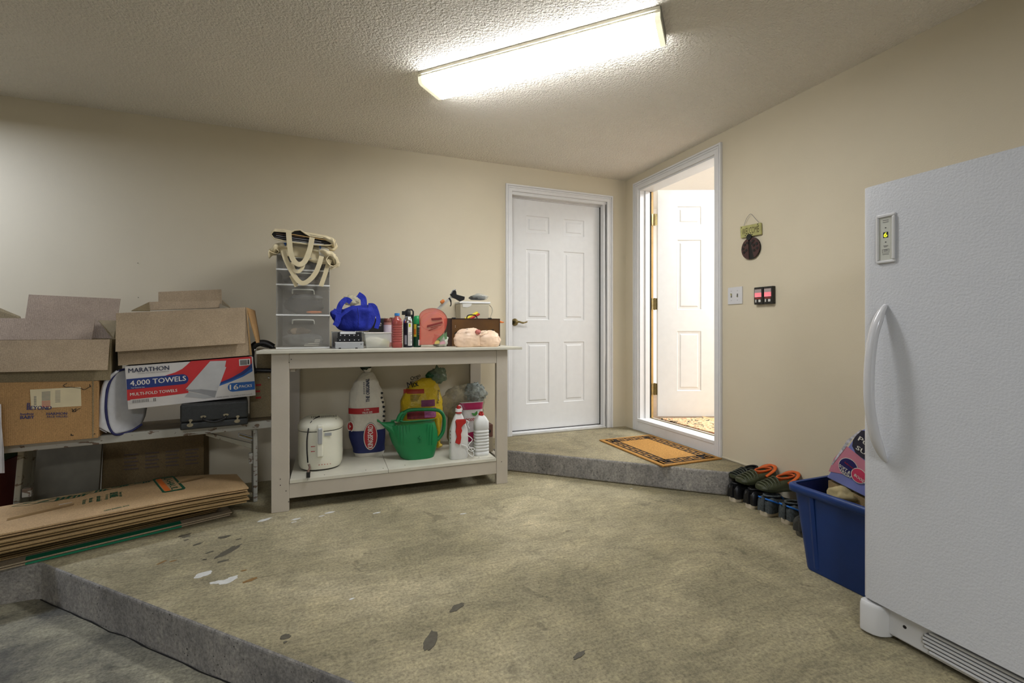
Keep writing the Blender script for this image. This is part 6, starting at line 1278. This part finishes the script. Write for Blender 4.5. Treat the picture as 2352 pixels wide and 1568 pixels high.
# ------------------------------------------------------------------ shoes along the right wall
def shoe(name, lab, loc, rot, L, Wd, H, mu, ms, mi, accent=None, grp=None, kind='sneaker', sole=.022):
    r = root(name, lab, 'shoe', loc, rot, group=grp)
    def outl(g=1.0, z=0, s0=0, s1=1, n=28):
        out = []
        for i in range(n):
            t = 2*PI*i/n; x = L*(.5-.5*math.cos(t)); w_ = Wd/2*g*(.84+.16*math.sin((x/L)*PI*.9+.1))*abs(math.sin(t))**.55*math.copysign(1, math.sin(t)); out.append(V(x, w_*(1-.15*math.exp(-((x/L-.45)/.15)**2)), z))
        return out
    def toe(z, k): return [V(p.x, p.y, p.z+k*.014*max(0, (p.x/L-.72)/.28)**2) for p in z]
    mb = MB(); mb.loft([toe(outl(.92, .0), 1), toe(outl(1.04, .006), 1), toe(outl(1.03, sole), 1), toe(outl(.98, sole+.002), 1)], ms, (True, True)); mb.build('sole', r, local=True)
    st = [(.015, .70, .70), (.05, .97, .86), (.14, 1.0, .90), (.24, .90, .84), (.36, .78, .82), (.48, .72, .88), (.60, .60, .96), (.72, .47, 1.0), (.84, .36, .96), (.93, .26, .78), (.985, .14, .42)]
    rings = []
    for s_, h_, w_ in st:
        rg = []
        for j in range(17):
            t = PI*j/16; y = math.cos(t)*Wd/2*w_; hh = (H-sole)*h_
            open_ = 1 if .04 < s_ < .50 else 0
            z = sole+hh*math.sin(t)**(.55 if open_ else .8)
            if open_ and .30 < j/16 < .70: z -= hh*.42*(1-((j/16-.5)/.2)**2)
            rg.append(V(s_*L, y, z))
        rings.append(rg)
    mb = MB(); mb.loft(rings, mu, (True, True), True, close=False); mb.build('upper', r, local=True)
    mb = MB(); el = []
    for i in range(18):
        t = 2*PI*i/18; s_ = .27+.21*math.cos(t); y = math.sin(t)*Wd*.27; hh = H*(.98-.30*max(0, s_-.1)); el.append(V(s_*L, y, hh-.004))
    mb.tube(el, .006, mu if kind == 'sneaker' else mi, 6, closed=True); mb.loft([el, [V(p.x, p.y*.9, p.z-.03) for p in el], [V(.27*L+(p.x-.27*L)*.5, p.y*.5, sole+.012) for p in el]], mi, (False, True)); mb.build('collar', r, local=True)
    if kind == 'sneaker':
        for k in range(4): s_ = .50+k*.055; mb = MB(); mb.tube([V(s_*L, -Wd*.17, H*(.72-.12*k)*.96), V((s_+.01)*L, 0, H*(.76-.12*k)+.004), V(s_*L, Wd*.17, H*(.72-.12*k)*.96)], .003, accent or ms, 5); mb.build('lace', r, local=True)
        if accent:
            for s__ in (-1, 1): mb = MB(); mb.tube(bez([V(.012*L, s__*Wd*.12, H*.84), V(.06*L, s__*Wd*.36, H*.80), V(.22*L, s__*Wd*.45, H*.64), V(.42*L, s__*Wd*.44, H*.50)], 4), .005, accent, 6); mb.build('trim_line', r, local=True)
        mb = MB(); mb.tube([V(.012*L, 0, sole+.005), V(.000, 0, H*.45), V(.014*L, 0, H*.86)], .010, mu, 8); mb.build('heel_tab', r, local=True)
    else:
        for k in range(5): s_ = .56+k*.08; mb = MB(); hh = H*(.66-.09*k); mb.tube([V(s_*L, Wd*.42*math.cos(PI*j/8), sole+hh*math.sin(PI*j/8)) for j in range(9)], .006, mu, 6); mb.build('rib', r, local=True)
        mb = MB(); mb.tube(bez([V(.36*L, -Wd*.44, H*.55), V(.10*L, -Wd*.40, H*.95), V(-.01*L, 0, H*1.10), V(.10*L, Wd*.40, H*.95), V(.36*L, Wd*.44, H*.55)], 5), .011, M('orange_strap', (214, 98, 34), rough=.5, var=.05), 8, sq=.5); mb.build('heel_strap', r, local=True)
    return r
m_bk = M('black_leather', (26, 26, 28), rough=.35, var=.1); m_so = M('off_white_sole', (196, 184, 160), rough=.6, var=.08); m_in = M('shoe_lining', (16, 16, 18), rough=.9)
m_gy = M('grey_knit', (72, 78, 80), rough=.7, var=.5, scale=70); m_bl = M('blue_trim', (32, 110, 200), rough=.5, var=0); m_ol = M('olive_rubber', (62, 66, 44), rough=.45, var=.1); m_org = M('orange_lining', (206, 92, 34), rough=.5, var=.08)
m_sg = M('slipper_grey', (62, 62, 58), rough=.9, var=.2, scale=60); m_sgs = M('slipper_sole', (78, 74, 64), rough=.8, var=.1)
shoe('sneaker', 'black leather sneaker nearest the concrete step', (-.268, -1.485, 0), .10, .285, .098, .115, m_bk, m_so, m_in, grp='pair of black leather sneakers')
shoe('sneaker', 'black leather sneaker second from the concrete step', (-.262, -1.598, 0), .04, .285, .098, .115, m_bk, m_so, m_in, grp='pair of black leather sneakers')
shoe('sneaker', 'grey running shoe with blue trim beside the black sneakers', (-.278, -1.715, 0), .05, .29, .105, .118, m_gy, m_so, m_in, m_bl, 'pair of grey running shoes')
shoe('sneaker', 'grey running shoe with blue trim next to the dark slipper', (-.262, -1.835, 0), -.02, .29, .108, .118, m_gy, m_so, m_in, m_bl, 'pair of grey running shoes')
shoe('slipper', 'dark grey cloth shoe on the floor half behind the blue bin', (-.335, -1.985, 0), .12, .28, .108, .105, m_sg, m_sgs, m_in)
shoe('clog', 'olive rubber clog with an orange strap, on the black sneakers', (.0-.005, -1.555, .118), PI-.12, .26, .105, .085, m_ol, m_ol, m_org, None, 'pair of olive clogs', 'clog', .02)
shoe('clog', 'olive rubber clog with an orange strap, on the grey running shoes', (.0-.005, -1.71, .120), PI-.18, .26, .105, .085, m_ol, m_ol, m_org, None, 'pair of olive clogs', 'clog', .02)
shoe('clog', 'dark green clog half hidden on the toe of the first black sneaker', (-.012, -1.455, .118), PI-.02, .22, .095, .07, M('dark_green_rubber', (34, 40, 32), rough=.5), m_ol, m_in, None, None, 'clog', .02)
_o = [o for o in C.objects if o.get('label', '').startswith('dark green clog')][0]
for ch in _o.children:
    if ch.name.startswith('heel_strap'): bpy.data.objects.remove(ch)

# ------------------------------------------------------------------ doormat on the landing
mm_c = M('coir', (182, 132, 64), rough=.95, var=.34, scale=170, bump=1, bs=300, dist=.006); mm_k = M('coir_black', (44, 34, 26), rough=.95, var=.2, scale=60, bump=.8, bs=420)
mx0, mx1, my0, my1 = -.540, -.035, -1.185, -.410
mt = root('doormat', 'tan coir doormat with a black Greek key border on the concrete landing', 'doormat', ((mx0+mx1)/2, (my0+my1)/2, LZ))
mb = MB(); mb.box(mx0, my1, LZ+.0005, mx1, my0, LZ+.010, mm_c); mb.build('mat', mt, bevel=.003)
mb = MB(); zk = LZ+.0104
def kbar(x0, y0, x1, y1): mb.box(x0, y0, LZ+.009, x1, y1, zk, mm_k)
lw = .0155; m0 = .038
def key(o, a, b, u):     # one hooked unit of the key: o corner, a along, b inwards, u size
    def seg(p, q):
        P_ = o+a*p[0]*u+b*p[1]*u; Q_ = o+a*q[0]*u+b*q[1]*u; x0, x1 = sorted((P_.x, Q_.x)); y0, y1 = sorted((P_.y, Q_.y)); kbar(x0-lw/2, y0-lw/2, x1+lw/2, y1+lw/2)
    for p, q in (((0, 0), (0, 1)), ((0, 1), (.72, 1)), ((.72, 1), (.72, .42)), ((.72, .42), (.36, .42)), ((.36, .42), (.36, .66)), ((0, 0), (1, 0))): seg(p, q)
def row(c0, c1, inward, n):
    a = (c1-c0); L_ = a.length; a.normalize(); u = L_/n
    for i in range(n): key(c0+a*(u*i), a, inward*(.070/u), u)
q = [V(mx0+m0, my1-m0, 0), V(mx0+m0, my0+m0, 0), V(mx1-m0, my0+m0, 0), V(mx1-m0, my1-m0, 0)]
row(q[0], q[1], V(1, 0, 0), 9); row(q[1], q[2], V(0, 1, 0), 5); row(q[2], q[3], V(-1, 0, 0), 9); row(q[3], q[0], V(0, -1, 0), 5)
mb.build('key_border', mt, kind='stuff')
# rug in the hall
m_rug = bpy.data.materials.new('patterned_rug'); m_rug.use_nodes = True; nt = m_rug.node_tree; b = nt.nodes['Principled BSDF']; tc = N(nt, 'ShaderNodeTexCoord')
vo = N(nt, 'ShaderNodeTexVoronoi', Scale=16); nt.links.new(tc.outputs['Object'], vo.inputs[0]); n1 = N(nt, 'ShaderNodeTexNoise', Scale=9, Detail=3, Distortion=3.0); nt.links.new(tc.outputs['Object'], n1.inputs[0])
c1_ = ramp(nt, n1.outputs['Fac'], [(.40, lin((60, 44, 36))), (.44, lin((214, 186, 140))), (.52, lin((222, 196, 152))), (.56, lin((176, 84, 58))), (.62, lin((214, 184, 136)))])
nt.links.new(c1_, b.inputs['Base Color']); b.inputs['Roughness'].default_value = .95; bumped(nt, b, n1.outputs['Fac'], .3, .003)
r = root('patterned_rug', 'cream rug with a red and dark floral pattern just inside the open door', 'rug', (.7, -.9, .262))
mb = MB(); q = [(.150, -.30), (.16, -1.6), (1.3, -1.9), (1.5, -.75)]; mb.prism([V(x, y, .262) for x, y in q][::-1], (0, 0, .010), m_rug); mb.v = [V(p.x, p.y, max(p.z, .2625)) for p in mb.v]; mb.build('pile', r)
mb = MB(); m_rb = M('rug_band', (206, 170, 120), rough=.95); mb.face([(.55, -.35, .2732), (.58, -.52, .2732), (.35, -1.3, .2732), (.30, -1.3, .2732)], m_rb); mb.build('border_band', r)

# ------------------------------------------------------------------ on the right wall
m_yw = M('yellow_green_wood', (178, 174, 112), rough=.7, var=.18, scale=30); m_dkw = M('dark_olive_edge', (72, 60, 34), rough=.8)
ws = root('welcome_sign', 'small yellow WELCOME plaque hanging from a wire with a ladybird below it', 'sign', (0, -1.395, 1.70))
def wq(u, v, x=-.016): return atx(u, v, x)
q = [wq(1701, 547), wq(1748, 538), wq(1747, 511), wq(1699.5, 520.5)]
mb = MB(); mb.hexa(q, (.012, 0, 0), m_yw); mb.build('plaque', ws, bevel=.003)
ux = (q[1]-q[0]); w_ = ux.length; ux.normalize(); uz = V(-1, 0, 0).cross(ux); mb = MB(); mb.text('WELCOME', q[0]+ux*.012+uz*.018, ux, uz, w_-.028, .042, m_dkw, .0006, .0); mb.build('lettering', ws)
mb = MB()
for u, v in ((1703.5, 523), (1740.5, 514.5), (1712, 541), (1727.5, 538)): mb.disc(wq(u, v, -.0164), (-1, 0, 0), .004, m_ink, .0006, 8)
mb.build('nail_hole', ws, kind='stuff')
mb = MB(); mb.tube(bez([wq(1709, 518, -.012), wq(1714, 503, -.012), wq(1724, 491, -.012), wq(1733, 500, -.012), wq(1743, 511, -.012)], 4), .0013, m_steel, 5); mb.build('hanging_wire', ws); mb = MB(); mb.tube([wq(1712, 541, -.012), wq(1717, 553, -.012)], .001, m_steel, 5); mb.build('hanging_wire', ws); mb = MB(); mb.tube([wq(1734, 541, -.012), wq(1730, 551, -.012)], .001, m_steel, 5); mb.build('hanging_wire', ws)
c = wq(1723, 570, -.016); R1 = .072
m_lb = M('ladybird_brown', (74, 48, 44), rough=.5, var=.15); m_lk = M('ladybird_black', (30, 30, 26), rough=.6)
def lady(t0, t1, m, nm, pin):
    mb = MB(); pts = [pin]+[c+V(0, -R1*.98*math.sin(t0+(t1-t0)*i/12), R1*math.cos(t0+(t1-t0)*i/12)) for i in range(13)]
    mb.prism(pts, (.010, 0, 0), m); return mb.build(nm, ws, bevel=.001)
top_ = c+V(0, .010, R1*.96)
mb = MB(); mb.prism([c+V(-.001+.005, -R1*.99*math.sin(2*PI*i/28), R1*.99*math.cos(2*PI*i/28)) for i in range(28)], (.009, 0, 0), m_lk); mb.build('body', ws)
lady(PI+.16, 2*PI-.1, m_lb, 'wing', top_+V(-.002, .004, 0)); lady(.10, PI-.42, m_lb, 'wing', top_+V(-.002, -.004, 0))
mb = MB()
for a_, r_ in ((.5, .7), (1.0, .45), (1.15, .78), (1.7, .75), (2.1, .5), (.3, .45), (4.3, .7), (4.8, .75), (5.3, .7), (4.4, .4), (5.8, .6)): mb.disc(c+V(-.003, -R1*r_*math.sin(a_), R1*r_*math.cos(a_)), (-1, 0, 0), .009, m_lk, .0008, 10)
mb.build('wing_spot', ws, kind='stuff'); mb = MB(); mb.disc(c+V(.002, .006, R1*1.03), (-1, 0, 0), .020, m_lk, .008, 14); mb.build('head', ws)
sw = root('light_switch', 'white double light switch plate beside the open door', 'switch', (0, -1.264, 1.285))
mb = MB(); mb.box(-.007, -1.326, 1.228, 0, -1.206, 1.344, M('switch_plate', (214, 213, 214), rough=.35, var=0)); mb.build('plate', sw, bevel=.002)
m_tog = M('ivory_toggle', (190, 184, 140), rough=.4, var=0)
for y, d in ((-1.237, .006), (-1.288, -.004)):
    mb = MB(); mb.box(-.0075, y-.005, 1.274, -.007, y+.005, 1.298, m_ink2); mb.hexa([V(-.010, y-.004, 1.280+d), V(-.010, y+.004, 1.280+d), V(-.016, y+.003, 1.290+d*2), V(-.016, y-.003, 1.290+d*2)], (.01, 0, 0), m_tog); mb.build('toggle', sw)
    for z in (1.318, 1.254): mb = MB(); mb.disc((-.0072, y, z), (-1, 0, 0), .0022, m_ink2, .0006, 8); mb.build('screw', sw)
m_rm = M('remote_black', (40, 38, 34), rough=.45); m_lit = M('pink_lit_lens', (240, 128, 138), rough=.3, emit=.35, var=.15, scale=40); m_lit2 = M('grey_lens', (176, 160, 158), rough=.3, var=0)
for k, y in enumerate((-1.468, -1.538)):
    r = root('door_opener_button', ['left black garage door control with a lit pink lens', 'right black garage door control with a lit pink lens'][k], 'control', (0, y, 1.27), group='garage door controls on the right wall')
    z0, z1 = 1.216, 1.326; mb = MB(); mb.box(-.026, y-.033, z0, 0, y+.033, z1, m_rm); mb.build('case', r, bevel=.004)
    mb = MB(); mb.box(-.028, y-.023, 1.262, -.026, y+.025, 1.290, m_lit); mb.build('lit_lens', r); mb = MB(); mb.box(-.028, y-.023, 1.290, -.026, y+.025, 1.312, m_lit2); mb.build('lens', r)
    mb = MB(); mb.box(-.0275, y-.021, 1.251, -.026, y+.022, 1.256, m_redp); mb.build('red_line', r)
    for yy, w_, h_ in ((y+.016, .008, .018), (y-.011, .016, .016)): mb = MB(); mb.box(-.029, yy-w_/2, 1.238-h_/2, -.026, yy+w_/2, 1.238+h_/2, m_label); mb.build('button', r, bevel=.001)
    for z in (1.319, 1.223): mb = MB(); mb.disc((-.0262, y, z), (-1, 0, 0), .0035, m_ink, .0008, 8); mb.build('screw', r)
# small nails in the back wall
for u, v in ((318, 683), (317, 604)):
    p = aty(u, v, 0); mb = MB(); mb.tube([p+V(0, .004, 0), p+V(0, -.006, 0)], .0018, m_dark, 6); mb.build('wall_nail', None, 'tiny dark nail in the bare wall above the open cartons' if v > 650 else 'tiny reddish mark higher on the wall above the cartons', 'nail', tuple(p))
